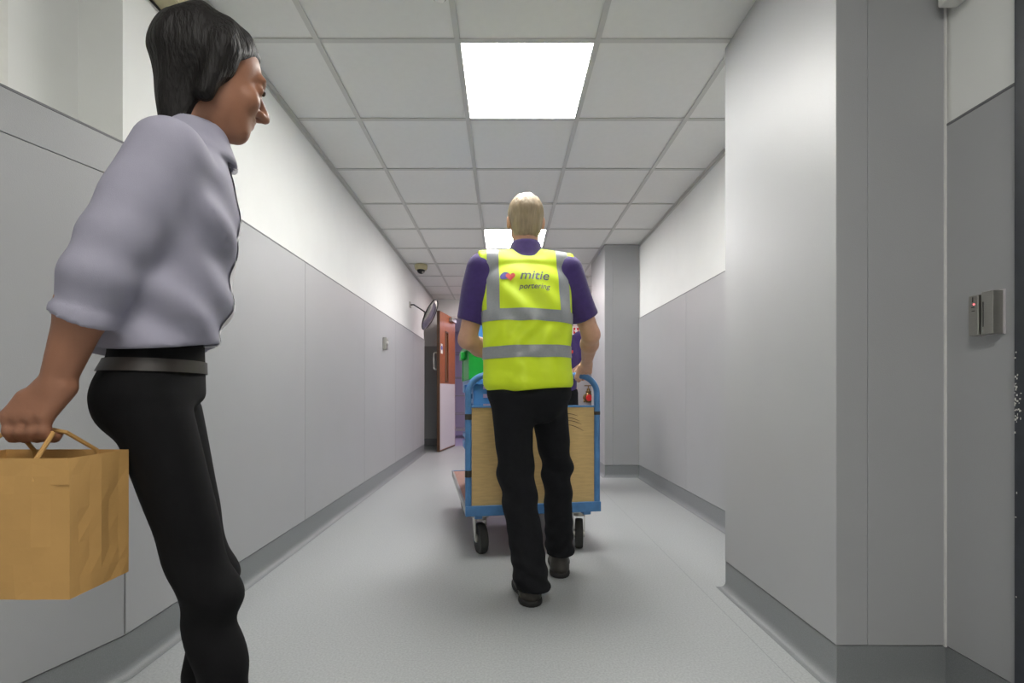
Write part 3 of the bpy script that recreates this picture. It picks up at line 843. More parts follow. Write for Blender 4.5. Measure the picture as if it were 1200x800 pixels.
def mesh_sdf(name, f, lo, hi, h):
    """sparse evaluation + surface nets"""
    lo = A3(lo); hi = A3(hi); B = 8
    nblk = np.ceil((hi - lo) / (h * B)).astype(int)
    n = nblk * B + 1
    F = np.empty(tuple(n), dtype=np.float32)
    bi = np.stack(np.meshgrid(*[np.arange(k) for k in nblk], indexing='ij'), -1).reshape(-1, 3)
    ctr = lo + (bi + 0.5) * B * h
    ctr = ctr.astype(np.float32)
    dc = f(ctr)
    act = np.abs(dc) < B * h * 1.05 + 0.012
    loc = np.stack(np.meshgrid(*[np.arange(B + 1)] * 3, indexing='ij'), -1).reshape(-1, 3)
    F[:] = 1.0
    for b_, d_ in zip(bi[~act], dc[~act]):
        if d_ < 0:
            s = b_ * B
            F[s[0]:s[0] + B + 1, s[1]:s[1] + B + 1, s[2]:s[2] + B + 1] = -1.0
    ba = bi[act]
    CH = 250
    for i in range(0, len(ba), CH):
        bb = ba[i:i + CH]
        idx = (bb[:, None, :] * B + loc[None]).reshape(-1, 3)
        v = f((lo + idx * h).astype(np.float32))
        F[idx[:, 0], idx[:, 1], idx[:, 2]] = v
    neg = F < 0
    nx, ny, nz = F.shape
    c = np.zeros((nx - 1, ny - 1, nz - 1), dtype=np.int8)
    for dx in (0, 1):
        for dy in (0, 1):
            for dz in (0, 1):
                c += neg[dx:nx - 1 + dx, dy:ny - 1 + dy, dz:nz - 1 + dz]
    cells = np.argwhere((c > 0) & (c < 8))
    vid = -np.ones(c.shape, dtype=np.int64)
    vid[cells[:, 0], cells[:, 1], cells[:, 2]] = np.arange(len(cells))
    acc = np.zeros((len(cells), 3)); cnt = np.zeros(len(cells))
    corners = [(0, 0, 0), (1, 0, 0), (0, 1, 0), (1, 1, 0), (0, 0, 1), (1, 0, 1), (0, 1, 1), (1, 1, 1)]
    vals = [F[cells[:, 0] + a, cells[:, 1] + b_, cells[:, 2] + d] for a, b_, d in corners]
    for i in range(8):
        for j in range(i + 1, 8):
            df = np.abs(np.array(corners[i]) - np.array(corners[j]))
            if df.sum() != 1: continue
            va, vb = vals[i], vals[j]
            m = (va < 0) != (vb < 0)
            t = np.where(m, va / np.where(m, va - vb, 1), 0)
            p = np.array(corners[i]) + t[:, None] * (np.array(corners[j]) - np.array(corners[i]))
            acc += p * m[:, None]; cnt += m
    V = lo + (cells + acc / np.maximum(cnt, 1)[:, None]) * h
    quads = []
    for ax in range(3):
        s0 = [slice(None)] * 3; s1 = [slice(None)] * 3
        s0[ax] = slice(0, -1); s1[ax] = slice(1, None)
        e = neg[tuple(s0)] != neg[tuple(s1)]
        E = np.argwhere(e)
        a1, a2 = (ax + 1) % 3, (ax + 2) % 3
        E = E[(E[:, a1] > 0) & (E[:, a2] > 0) & (E[:, a1] < n[a1] - 1) & (E[:, a2] < n[a2] - 1)]
        def cid(o1, o2):
            q = E.copy(); q[:, a1] += o1; q[:, a2] += o2
            return vid[q[:, 0], q[:, 1], q[:, 2]]
        q = np.stack([cid(-1, -1), cid(0, -1), cid(0, 0), cid(-1, 0)], 1)
        fl = neg[E[:, 0], E[:, 1], E[:, 2]]
        q[~fl] = q[~fl][:, ::-1]
        quads.append(q)
    Q = np.concatenate(quads)
    Q = Q[(Q >= 0).all(1)]
    me = bpy.data.meshes.new(name)
    me.vertices.add(len(V)); me.vertices.foreach_set('co', V.astype(np.float32).ravel())
    me.loops.add(len(Q) * 4); me.loops.foreach_set('vertex_index', Q.astype(np.int32).ravel())
    me.polygons.add(len(Q))
    me.polygons.foreach_set('loop_start', np.arange(0, len(Q) * 4, 4, dtype=np.int32))
    me.polygons.foreach_set('loop_total', np.full(len(Q), 4, dtype=np.int32))
    me.update(calc_edges=True)
    me.validate()
    return me

def local_frame(fwd, tilt=0.0):
    f = Vector(fwd).normalized(); r = Vector((f.y, -f.x, 0)).normalized()
    u = r.cross(f).normalized()
    if tilt:
        R = Matrix.Rotation(tilt, 3, r); f = R @ f; u = R @ u
    return np.array([list(r), list(f), list(u)]).T    # columns right, forward, up

def head_f(P, c, R, s=1.0):
    return near(P, c, 0.15, lambda Q: head_g(Q, c, R, s))
def head_g(P, c, R, s=1.0, ears=True):
    q = (P - A3(c)) @ R / s
    d = ell(q, (0, -0.010, 0.028), (0.076, 0.096, 0.090))
    d = smin(d, ell(q, (0, 0.030, -0.050), (0.057, 0.062, 0.060)), 0.035)
    d = smin(d, ell(q, (0, 0.070, -0.092), (0.027, 0.022, 0.022)), 0.03)
    d = smin(d, ell(q, (0, 0.078, 0.032), (0.050, 0.016, 0.012)), 0.015)
    for s_ in (-1, 1):
        d = smax(d, -ell(q, (s_ * 0.032, 0.100, 0.010), (0.017, 0.014, 0.012)), 0.012)
        d = smin(d, ell(q, (s_ * 0.032, 0.078, 0.010), (0.013, 0.012, 0.011)), 0.004)
        d = smin(d, ell(q, (s_ * 0.038, 0.066, -0.028), (0.024, 0.022, 0.022)), 0.02)
        if ears:
            e = ell(q, (s_ * 0.080, -0.012, -0.002), (0.011, 0.019, 0.031))
            e = smax(e, -ell(q, (s_ * 0.089, -0.006, 0.0), (0.007, 0.011, 0.019)), 0.004)
            d = smin(d, e, 0.008)
    nose = np.minimum(cone(q, (0, 0.088, 0.014), (0, 0.112, -0.022), 0.008, 0.013),
                      np.minimum(ell(q, (-0.012, 0.100, -0.027), (0.010, 0.012, 0.008)), ell(q, (0.012, 0.100, -0.027), (0.010, 0.012, 0.008))))
    d = smin(d, nose, 0.010)
    d = smin(d, ell(q, (0, 0.089, -0.051), (0.024, 0.011, 0.0055)), 0.005)
    d = smin(d, ell(q, (0, 0.088, -0.062), (0.021, 0.011, 0.0065)), 0.005)
    return d * s

def grip_prims(c, axis, n, m, side, R, fr=0.0085, wrist=None, hs=1.0):
    """hand closed round a bar: c point on the bar, n direction to the knuckles, m way the fingers first run"""
    c = Vector(c); a = Vector(axis).normalized(); n = Vector(n).normalized()
    n = (n - a * n.dot(a)).normalized(); m = Vector(m); m = (m - a * m.dot(a) - n * m.dot(n)).normalized()
    prims = []
    Rf = R + fr
    kn = []
    lens = (0.92, 1.0, 0.95, 0.8)
    for i in range(4):
        o = (i - 1.5) * 0.021 * hs
        base = c + a * o + n * (Rf + 0.004) - m * 0.018
        kn.append(base)
        pts = [base]
        for ang in (25, 80, 140, 195):
            t = math.radians(ang * lens[i])
            pts.append(c + a * (o * 0.97) + n * (Rf * math.cos(t)) + m * (Rf * math.sin(t)))
        rr = [fr * 1.15, fr * 1.12, fr * 1.02, fr * 0.95, fr * 0.85]
        for k in range(4): prims.append((pts[k], pts[k + 1], rr[k], rr[k + 1]))
    w = Vector(wrist)
    for i in range(4):
        prims.append((w + a * ((i - 1.5) * 0.010), kn[i], 0.018, 0.0125))
    # thumb leaves the side of the palm near its base and closes under the bar
    tb = w + (kn[1] - w) * 0.35 + a * (side * -0.026)
    t1 = c + a * (side * -0.040) - m * (Rf + 0.002) + n * 0.004
    t2 = c + a * (side * -0.022) - m * (Rf * 0.6) - n * (Rf * 0.85)
    t3 = c + a * (side * -0.006) - n * (Rf + 0.002) + m * 0.006
    prims += [(tb, t1, 0.0145, 0.0115), (t1, t2, 0.0115, 0.0105), (t2, t3, 0.0105, 0.0085)]
    return prims

def relaxed_hand(w, d, inward, side_axis, curl):
    """open hanging hand: w wrist, d direction of the hand, inward palm normal, side_axis across the fingers (thumb side)"""
    w = Vector(w); d = Vector(d).normalized(); s = Vector(side_axis).normalized(); p = Vector(inward).normalized()
    prims = []
    for i, (ln, o) in enumerate(((0.070, 0.028), (0.080, 0.009), (0.075, -0.010), (0.058, -0.028))):
        k = w + d * 0.088 + s * o
        prims.append((w + d * 0.01 + s * (o * 0.6), k, 0.017, 0.012))
        a, pos = curl, k
        for j, fl in enumerate((0.45, 0.32, 0.23)):
            dirv = d * math.cos(a) + p * math.sin(a)
            nx_ = pos + dirv * (ln * fl)
            prims.append((pos, nx_, 0.0088 - 0.0006 * j, 0.0082 - 0.0006 * j)); pos = nx_; a += curl
    tb = w + d * 0.025 + s * 0.022
    t1 = tb + d * 0.035 + s * 0.022 + p * 0.012
    t2 = t1 + d * 0.034 + s * 0.004 + p * 0.012
    prims += [(tb, t1, 0.015, 0.0115), (t1, t2, 0.0112, 0.0085)]
    return prims

def arm_f(P, sh, el, wr, r=(0.052, 0.042, 0.040, 0.026)):
    sh, el, wr = A3(sh), A3(el), A3(wr)
    d = cone(P, sh, el, r[0], r[1])
    mid = el + (wr - el) * 0.30
    d = smin(d, cone(P, el, mid, r[2], r[2] * 1.06), 0.02)
    d = smin(d, cone(P, mid, wr, r[2] * 1.06, r[3]), 0.02)
    return d
def prims_f(P, prims, k=0.006):
    pts = np.array([list(p[0]) for p in prims] + [list(p[1]) for p in prims])
    c = pts.mean(0); rad = np.linalg.norm(pts - c, axis=1).max() + 0.02
    return near(P, c, rad, lambda Q: prims_g(Q, prims, k))
def prims_g(P, prims, k=0.006):
    d = None
    for a, b_, r1, r2 in prims:
        e = cone(P, a, b_, r1, r2)
        d = e if d is None else smin(d, e, k)
    return d

def shoe(parent, heel, yaw, ln=0.285, pitch=0.0, mt='shoe', lift=0.0, r0=0.040):
    """heel: rear floor point, yaw: direction of the toe (unit xy)"""
    f = Vector((yaw[0], yaw[1], 0)).normalized()
    R = local_frame(f, pitch)
    h = A3((heel[0], heel[1], lift))
    def up(P):
        q = (P - h) @ R
        d = chain(q, [((0, 0.045, 0.04), r0 * 0.9, 0.045), ((0, 0.060, 0.095), r0 * 0.92, 0.048)], (1, 0, 0), (0, 1, 0))
        d = smin(d, ell(q, (0, 0.055, 0.035), (r0, 0.055, 0.045)), 0.02)
        d = smin(d, ell(q, (0.003, 0.14, 0.030), (r0 * 1.05, 0.09, 0.05)), 0.03)
        d = smin(d, ell(q, (0.004, ln - 0.075, 0.024), (r0 * 1.18, 0.075, 0.036)), 0.03)
        d = smax(d, q[:, 2] - 0.118, 0.006)
        return smax(d, 0.020 - q[:, 2], 0.004)
    def so(P):
        q = (P - h) @ R
        d = ell(q, (0, 0.052, 0.012), (r0 * 1.12, 0.056, 0.05))
        d = smin(d, ell(q, (0.003, 0.15, 0.012), (r0 * 1.02, 0.10, 0.05)), 0.03)
        d = smin(d, ell(q, (0.004, ln - 0.075, 0.012), (r0 * 1.26, 0.080, 0.05)), 0.03)
        d = smax(d, q[:, 2] - 0.026, 0.004)
        d = smax(d, -q[:, 2] + 0.001, 0.003)
        return d
    cpt = Vector((heel[0], heel[1], lift)) + f * (ln / 2)
    lo = (cpt.x - 0.24, cpt.y - 0.24, lift - 0.10); hi = (cpt.x + 0.24, cpt.y + 0.24, lift + 0.22)
    o = link_mesh('shoe', mesh_sdf('shoe', up, lo, hi, 0.006), mt, parent, True)
    link_mesh('sole', mesh_sdf('sole', so, lo, hi, 0.006), 'sole', o, True)
    return o

def cloth_text(txt, size, x, z, shear, target, y_from, yaw, m, parent, bold=0.0):
    cu = bpy.data.curves.new('lettering', 'FONT'); cu.body = txt; cu.size = size; cu.shear = shear; cu.offset = bold
    cu.resolution_u = 3
    o = bpy.data.objects.new('lettering', cu); COL.objects.link(o)
    dg = bpy.context.evaluated_depsgraph_get()
    me = bpy.data.meshes.new_from_object(o.evaluated_get(dg))
    bpy.data.objects.remove(o)
    stick(me, x, z, target, y_from)
    return link_mesh('lettering', me, m, parent)

def stick(me, x, z, bvh, y_from):
    """lay a flat print (in its own xy plane) on the back of the vest"""
    for v in me.vertices:
        px, pz = x + v.co.x, z + v.co.y
        hit = bvh.ray_cast(Vector((px, y_from, pz)), Vector((0, 1, 0)))
        y = hit[0].y if hit[0] is not None else y_from + 0.5
        v.co = (px, y - 0.0035, pz)

def patch(me, planes, offset, name, m, parent, thick=0.0015):
    """cut a crisp strip out of a garment surface and stand it proud of it"""
    bm = bmesh.new(); bm.from_mesh(me)
    for co, no in planes:
        bmesh.ops.bisect_plane(bm, geom=bm.verts[:] + bm.edges[:] + bm.faces[:], plane_co=co, plane_no=no, clear_outer=True)
    bm.normal_update()
    nv = [v.normal.copy() for v in bm.verts]
    for v, n_ in zip(bm.verts, nv): v.co += n_ * offset
    m2 = bpy.data.meshes.new(name); bm.to_mesh(m2); bm.free()
    return link_mesh(name, m2, m, parent, True)

# ================================================================== the man pushing the trolley
F = Vector((-0.07, 0.997, 0)).normalized(); Rr = Vector((F.y, -F.x, 0)); Fa, Ra = A3(F), A3(Rr)
HC = (0.096, 2.265, 1.648); HR = local_frame(F, -0.10)
SL, SR = A3((-0.100, 2.185, 1.415)), A3((0.287, 2.215, 1.415))
EL, ER = A3((-0.172, 2.245, 1.105)), A3((0.408, 2.305, 1.135))
def bar(s): return Vector((NL.x + s * math.cos(TA), NL.y + s * math.sin(TA), HB))
GL, GR = bar(0.19), bar(0.632)
bax = Vector((math.cos(TA), math.sin(TA), 0)); bfw = Vector((-math.sin(TA), math.cos(TA), 0))
WL = GL - bfw * 0.070 + Vector((0, 0, 0.060)); WR = GR - bfw * 0.070 + Vector((0, 0, 0.062))
hn = (Vector((0, 0, 1)) - bfw * 0.55); hm = (bfw + Vector((0, 0, 0.5)))
hL = grip_prims(GL, bax, hn, hm, -1, TR, wrist=WL); hR = grip_prims(GR, bax, hn, hm, 1, TR, wrist=WR)
HLp, HRp = A3((0.022, 2.11, 0.90)), A3((0.195, 2.13, 0.90))
KLp, KRp = A3((0.052, 2.115, 0.49)), A3((0.248, 2.305, 0.505))
ALp, ARp = A3((0.112, 1.995, 0.085)), A3((0.262, 2.300, 0.105))
TORSO = [((0.106, 2.12, 0.88), 0.165, 0.110), ((0.104, 2.125, 1.00), 0.160, 0.110), ((0.100, 2.15, 1.20), 0.180, 0.115), ((0.096, 2.19, 1.38), 0.180, 0.100), ((0.096, 2.205, 1.45), 0.100, 0.070)]
def man_body(P):
    d = head_f(P, HC, HR)
    d = smin(d, cone(P, (0.096, 2.245, 1.60), (0.096, 2.205, 1.44), 0.056, 0.064), 0.03)
    d = smin(d, chain(P, TORSO, Ra, Fa), 0.04)
    for s, e, w, h in ((SL, EL, WL, hL), (SR, ER, WR, hR)):
        a = arm_f(P, s, e, A3(w))
        d = smin(d, a, 0.03)
        d = smin(d, prims_f(P, h), 0.012)
    for h, k, a in ((HLp, KLp, ALp), (HRp, KRp, ARp)):
        d = smin(d, cone(P, h, k, 0.075, 0.052), 0.03)
        d = smin(d, cone(P, k, a, 0.050, 0.036), 0.02)
    return d
man = link_mesh('person', mesh_sdf('person', man_body, (-0.32, 1.90, 0.04), (0.56, 2.75, 1.80), 0.0055), 'skin', None, True)
tag(man, 'man in yellow high visibility vest pushing the blue trolley', 'person')

def man_hair(P):
    q = (P - A3(HC)) @ HR
    d = ell(q, (0, -0.016, 0.034), (0.0835, 0.104, 0.094))
    d = smin(d, ell(q, (0, -0.050, -0.045), (0.064, 0.050, 0.062)), 0.03)
    cut = q[:, 1] - (0.030 + 0.55 * np.clip(q[:, 2] - 0.03, -0.2, 0.2))        # hairline towards the face
    d = smax(d, cut, 0.012)
    d = smax(d, -(q[:, 2] + 0.098), 0.012)
    for s_ in (-1, 1):
        d = smax(d, -ell(q, (s_ * 0.088, -0.004, -0.012), (0.026, 0.030, 0.038)), 0.008)
    return d + wav(q, 11, 0.0022, 160, (1, 1, 0.25))
link_mesh('hair', mesh_sdf('hair', man_hair, (-0.04, 2.10, 1.50), (0.24, 2.42, 1.80), 0.004), 'hair_blond', man, True)
for s_ in (-1, 1):
    p = A3(HC) + HR @ A3((s_ * 0.032, 0.088, 0.010))
    obj('eye', lathe(nb(), [(0.0, -0.004), (0.006, 0.0), (0.005, 0.004), (0, 0.006)], p, HR[:, 1], 12), 'eye', man, smooth=True)

MT = [((0.100, 2.118, 0.93), 0.172, 0.124), ((0.098, 2.12, 1.02), 0.172, 0.124), ((0.096, 2.145, 1.20), 0.186, 0.132), ((0.096, 2.18, 1.36), 0.192, 0.118), ((0.096, 2.20, 1.43), 0.125, 0.088)]
def man_polo(P):
    d = chain(P, MT, Ra, Fa)
    for s, e in ((SL, EL), (SR, ER)):
        sl = cone(P, s, s + (e - s) * 0.86, 0.072, 0.068)
        ax = (e - s) / np.linalg.norm(e - s)
        sl = smax(sl, (P - (s + (e - s) * 0.74)) @ ax, 0.008)
        sl = sl + wav(P, 5, 0.004, 34, (1, 1, 0.6))
        d = smin(d, sl, 0.04)
    # collar
    q = P - A3((0.096, 2.215, 1.492))
    col = np.abs(np.sqrt(q[:, 0] ** 2 + q[:, 1] ** 2) - (0.072 - 0.25 * q[:, 2])) - 0.007
    col = smax(col, np.abs(q[:, 2] - 0.012) - 0.040, 0.008)
    return smin(d, col, 0.02)
link_mesh('polo_shirt', mesh_sdf('polo_shirt', man_polo, (-0.34, 1.92, 0.78), (0.54, 2.46, 1.60), 0.007), 'purple', man, True)

VT = [((0.102, 2.108, 0.905), 0.194, 0.150), ((0.100, 2.115, 1.03), 0.193, 0.140), ((0.097, 2.145, 1.20), 0.199, 0.143), ((0.094, 2.18, 1.36), 0.200, 0.127), ((0.096, 2.20, 1.42), 0.155, 0.100)]
VC = A3((0.097, 2.18, 1.3))
def man_vest(P):
    d = chain(P, VT, Ra, Fa)
    for s in (SL, SR):
        d = smin(d, cone(P, A3((0.096, 2.205, 1.462)), s + A3((0, 0, 0.012)), 0.052, 0.066), 0.04)
    u = (P - VC) @ Ra
    ang = (P - VC) @ Fa
    d = smax(d, np.abs(u) - (0.214 + 0.03 * np.clip((P[:, 2] - 1.36) / 0.1, -1, 0) * 0), 0.012)
    # armholes
    for s in (SL, SR):
        sg = 1 if s is SR else -1
        d = smax(d, -ell(P, s + Ra * sg * 0.075 + A3((0, 0.01, -0.10)), (0.055, 0.095, 0.13)), 0.015)
    # folds: long diagonal drapes and gathering at the hem
    zz = P[:, 2]
    drape = 0.0075 * np.sin(40 * u + 24 * (zz - 1.2) + 1.6 * np.sin(10 * zz)) * np.clip((1.44 - zz) / 0.15, 0, 1)
    drape += 0.0065 * np.sin(58 * u - 46 * zz + 0.6) * np.exp(-((zz - 1.11) / 0.08) ** 2)
    drape += 0.003 * np.sin(70 * zz + 9 * u + 1.5 * np.sin(12 * u)) * np.exp(-((zz - 0.95) / 0.09) ** 2)
    d = d + drape * np.clip(1.25 - np.abs(u) / 0.17, 0.15, 1) + wav(P, 21, 0.0025, 24)
    # neck opening
    q = P - A3((0.096, 2.225, 1.53))
    d = smax(d, -ell(q, (0, 0.0, 0.0), (0.074, 0.082, 0.065)), 0.01)
    hem = 0.868 + 0.010 * np.sin(7 * u + 0.5) + 0.012 * u / 0.2 * 0.5
    return smax(d, hem - P[:, 2], 0.005)
vest_me = mesh_sdf('safety_vest', man_vest, (-0.20, 1.90, 0.82), (0.40, 2.44, 1.60), 0.0065)
vest = link_mesh('safety_vest', vest_me, 'hivis', man, True)
vest['label'] = 'fluorescent yellow vest with grey reflective tape'
def zband(zc, hw, tilt=0.0):
    n = Vector((tilt, 0.0, 1)).normalized()
    return [((0.1, 2.15, zc + hw), n), ((0.1, 2.15, zc - hw), -n)]
patch(vest_me, zband(1.030, 0.0255, -0.02), 0.003, 'reflective_tape', 'tape', vest)
patch(vest_me, zband(1.183, 0.0255, 0.02), 0.003, 'reflective_tape', 'tape', vest)
for sg in (-1, 1):
    uc = 0.153 * sg
    pl = [(VC + Ra * (uc + 0.026), Rr), (VC + Ra * (uc - 0.026), -Rr), ((0, 0, 1.205), Vector((0, 0, -1)))]
    pl = [(Vector(a), b_) for a, b_ in pl]
    patch(vest_me, pl, 0.0022, 'reflective_tape', 'tape', vest)
bvh = BVHTree.FromPolygons([v.co.copy() for v in vest_me.vertices], [tuple(p.vertices) for p in vest_me.polygons])
cloth_text('mitie', 0.062, 0.062, 1.338, 0.25, bvh, 1.6, 0, 'logo_dark', vest, 0.0006)
cloth_text('portering', 0.034, 0.060, 1.296, 0.25, bvh, 1.6, 0, 'logo_dark', vest, 0.0003)
def blob(fn, n, m, name):
    bm = nb()
    pts = [bm.verts.new((*fn(i / n), 0)) for i in range(n)]
    c = bm.verts.new((sum(p.co.x for p in pts) / n, sum(p.co.y for p in pts) / n, 0))
    for i in range(n): bm.faces.new((pts[i], pts[(i + 1) % n], c))
    me = bpy.data.meshes.new(name); bm.to_mesh(me); bm.free()
    stick(me, 0.012, 1.352, bvh, 1.6)
    return link_mesh(name, me, m, vest)
def heart(t):
    a = 2 * math.pi * t
    return (0.0205 * math.sin(a) ** 3 + 0.012, 0.0013 * (13 * math.cos(a) - 5 * math.cos(2 * a) - 2 * math.cos(3 * a) - math.cos(4 * a)))
def comma(t):
    a = 2 * math.pi * t
    r = 0.020 + 0.004 * math.cos(a - 0.8)
    return (-0.014 + r * 1.05 * math.cos(a), 0.003 + 0.85 * r * math.sin(a) - 0.006 * max(0, -math.cos(a)))
blob(comma, 28, 'logo_blue', 'emblem')
hm_ = blob(heart, 32, 'logo_red', 'emblem')
for v in hm_.data.vertices: v.co.y -= 0.0008

def leg_cloth(P, h, k, a, hem, r, seed):
    d = cone(P, h, k, r[0], r[1])
    d = smin(d, cone(P, k, a, r[1], r[2]), 0.03)
    z = P[:, 2]
    fold = 0.0065 * np.sin(z * 95 + 2.2 * np.sin(P[:, 0] * 30 + seed) + seed) * np.exp(-np.clip(z - hem, 0, 1) / 0.10)
    fold += 0.007 * np.sin(z * 48 + P[:, 0] * 25 + seed * 2) * np.exp(-((z - k[2] + 0.03) / 0.13) ** 2)
    return smax(d + fold + wav(P, seed, 0.003, 16, (1, 1, 0.5)), hem - z, 0.004)
def man_trousers(P):
    d = chain(P, [((0.108, 2.115, 0.96), 0.164, 0.118), ((0.108, 2.115, 0.86), 0.172, 0.128)], Ra, Fa)
    d = smin(d, ell(P, (0.050, 2.055, 0.84), (0.085, 0.058, 0.11)), 0.04)
    d = smin(d, ell(P, (0.155, 2.078, 0.84), (0.085, 0.058, 0.11)), 0.04)
    l1 = leg_cloth(P, HLp + A3((0.005, 0, -0.04)), KLp, ALp + A3((0.002, 0.0, -0.02)), 0.062, (0.092, 0.074, 0.070), 3)
    l2 = leg_cloth(P, HRp + A3((-0.01, 0, -0.04)), KRp, ARp, 0.098, (0.090, 0.068, 0.064), 8)
    kk = 0.008 + 0.05 * np.clip((P[:, 2] - 0.66) / 0.12, 0, 1)
    return smin(smin(d, l1, 0.05), l2, kk)
link_mesh('trousers', mesh_sdf('trousers', man_trousers, (-0.15, 1.88, 0.03), (0.40, 2.48, 1.02), 0.0065), 'trousers', man, True)
shoe(man, (0.112, 1.945), (-0.14, 0.99), 0.29, r0=0.044)
shoe(man, (0.256, 2.248), (0.06, 0.99), 0.29, r0=0.043)

# ================================================================== the woman walking past with a paper bag
F = Vector((0.86, 0.51, 0)).normalized(); Rr = Vector((F.y, -F.x, 0)); Fa, Ra = A3(F), A3(Rr)
HC = (-0.600, 1.005, 1.515); HR = local_frame((0.68, 0.73, 0), -0.26)
SR_, SL_ = A3((-0.595, 0.862, 1.285)), A3((-0.73, 1.115, 1.285))
ER_, EL_ = A3((-0.668, 0.800, 1.060)), A3((-0.775, 1.165, 1.030))
BAGH = Vector((-0.772, 0.800, 0.800))
WR_ = Vector((-0.738, 0.798, 0.868)); WL_ = Vector((-0.800, 1.165, 0.800))
hax = Vector((1, 0.06, 0)).normalized()
hRt = grip_prims(BAGH, hax, (0, -1, 0.25), (0, -0.3, -1), 1, 0.008, fr=0.0075, wrist=WR_, hs=0.9)
hLt = relaxed_hand(WL_, (0.1, 0.05, -1), (0.5, -0.86, 0), (0.86, 0.5, 0.0), 0.25)
HRt, HLt = A3((-0.66, 0.915, 0.84)), A3((-0.735, 1.055, 0.84))
KRt, KLt = A3((-0.568, 0.935, 0.46)), A3((-0.632, 1.05, 0.46))
ARt, ALt = A3((-0.505, 0.930, 0.085)), A3((-0.655, 1.04, 0.115))
WT = [((-0.702, 0.985, 0.86), 0.112, 0.066), ((-0.690, 0.985, 1.00), 0.104, 0.070), ((-0.662, 0.985, 1.17), 0.130, 0.096), ((-0.648, 0.985, 1.27), 0.120, 0.072), ((-0.64, 0.988, 1.32), 0.07, 0.05)]
def woman_body(P):
    d = head_f(P, HC, HR, 0.96)
    d = smin(d, cone(P, (-0.622, 1.0, 1.47), (-0.640, 0.99, 1.330), 0.045, 0.046), 0.03)
    d = smin(d, chain(P, WT, Ra, Fa), 0.04)
    for s, e, w, h in ((SL_, EL_, WL_, hLt), (SR_, ER_, WR_, hRt)):
        d = smin(d, arm_f(P, s, e, A3(w), (0.043, 0.035, 0.034, 0.022)), 0.025)
        d = smin(d, prims_f(P, h), 0.010)
    for h, k, a in ((HLt, KLt, ALt), (HRt, KRt, ARt)):
        d = smin(d, cone(P, h, k, 0.054, 0.038), 0.03)
        d = smin(d, cone(P, k, a, 0.037, 0.029), 0.02)
    return d
wom = link_mesh('person', mesh_sdf('person', woman_body, (-0.92, 0.66, 0.04), (-0.36, 1.36, 1.68), 0.005), 'skin2', None, True)
tag(wom, 'dark haired woman in lilac shirt and black jeans walking past on the left', 'person')
def woman_hair(P):
    q = (P - A3(HC)) @ HR / 0.96
    d = ell(q, (0, -0.014, 0.034), (0.084, 0.100, 0.093))
    nape = (A3((-0.652, 0.958, 1.375)) - A3(HC)) @ HR / 0.96
    d = smin(d, cone(q, (0, -0.055, -0.01), nape, 0.056, 0.028), 0.04)
    for s_ in (-1, 1):
        d = smin(d, cone(q, (s_ * 0.068, -0.010, 0.02), (s_ * 0.064, -0.012, -0.085), 0.024, 0.016), 0.03)
    cut = q[:, 1] - (0.022 + 0.75 * np.clip(q[:, 2] - 0.02, 0, 0.2))
    d = smax(d, cut, 0.012)
    return d * 0.96 + wav(q, 31, 0.0034, 130, (1, 1, 0.16))
link_mesh('hair', mesh_sdf('hair', woman_hair, (-0.84, 0.80, 1.32), (-0.44, 1.20, 1.68), 0.005), 'hair_dark', wom, True)
for s_ in (-1, 1):
    p = A3(HC) + HR @ A3((s_ * 0.031, 0.0845, 0.0096))
    obj('eye', lathe(nb(), [(0.0, -0.004), (0.006, 0.0), (0.005, 0.004), (0, 0.006)], p, [float(x) for x in HR[:, 1]], 12), 'eye', wom, smooth=True)
WS = [((-0.702, 0.982, 0.93), 0.152, 0.112), ((-0.690, 0.985, 1.02), 0.140, 0.104), ((-0.664, 0.985, 1.17), 0.150, 0.112), ((-0.650, 0.985, 1.285), 0.146, 0.094), ((-0.643, 0.988, 1.335), 0.095, 0.070)]
def woman_shirt(P):
    d = chain(P, WS, Ra, Fa)
    z = P[:, 2]; u = (P - A3((-0.67, 0.985, 1.1))) @ Ra; v = (P - A3((-0.67, 0.985, 1.1))) @ Fa
    d = d + 0.005 * np.sin(62 * z - 22 * u + 16 * v + 1.8 * np.sin(14 * v)) * np.clip((1.30 - z) / 0.1, 0, 1) + 0.008 * np.sin(34 * z + 9 * u + 7 * v) * np.clip((1.28 - z) / 0.15, 0, 1) * np.clip((z - 0.9) / 0.1, 0, 1)
    for s, e, w in ((SR_, ER_, A3(WR_)), (SL_, EL_, A3(WL_))):
        sl = cone(P, s, e, 0.058, 0.050)
        fe = e + (w - e) * 0.42
        fo = cone(P, e, fe, 0.050, 0.043)
        ax = (w - e) / np.linalg.norm(w - e)
        fo = smax(fo, (P - fe) @ ax, 0.006)
        cf = smax(cone(P, e + (w - e) * 0.30, e + (w - e) * 0.45, 0.050, 0.049), (P - fe) @ ax - 0.003, 0.004)
        cf = smax(cf, -((P - (e + (w - e) * 0.30)) @ ax), 0.004)
        s3 = smin(smin(sl, fo, 0.012), cf, 0.004)
        s3 = s3 + 0.0035 * np.sin((P - s) @ ((e - s) / np.linalg.norm(e - s)) * 75 + 14 * P[:, 0]) * np.exp(-(np.linalg.norm(P - e, axis=1) / 0.13) ** 2)
        d = smin(d, s3, 0.03)
    d = d + wav(P, 44, 0.003, 22)
    q = P - A3((-0.636, 0.995, 1.372))
    rad = np.sqrt(q[:, 0] ** 2 + q[:, 1] ** 2)
    col = smax(np.abs(rad - (0.062 - 0.35 * q[:, 2])) - 0.006, np.abs(q[:, 2] + 0.004) - 0.034, 0.006)
    d = smin(d, col, 0.012)
    hem = 0.946 + 0.012 * np.cos(18 * u) * 0.6 + 0.012 * np.sin(8 * v)
    return smax(d, hem - z, 0.005)
shirt = link_mesh('shirt', mesh_sdf('shirt', woman_shirt, (-0.92, 0.66, 0.88), (-0.42, 1.36, 1.43), 0.0065), 'shirt', wom, True)
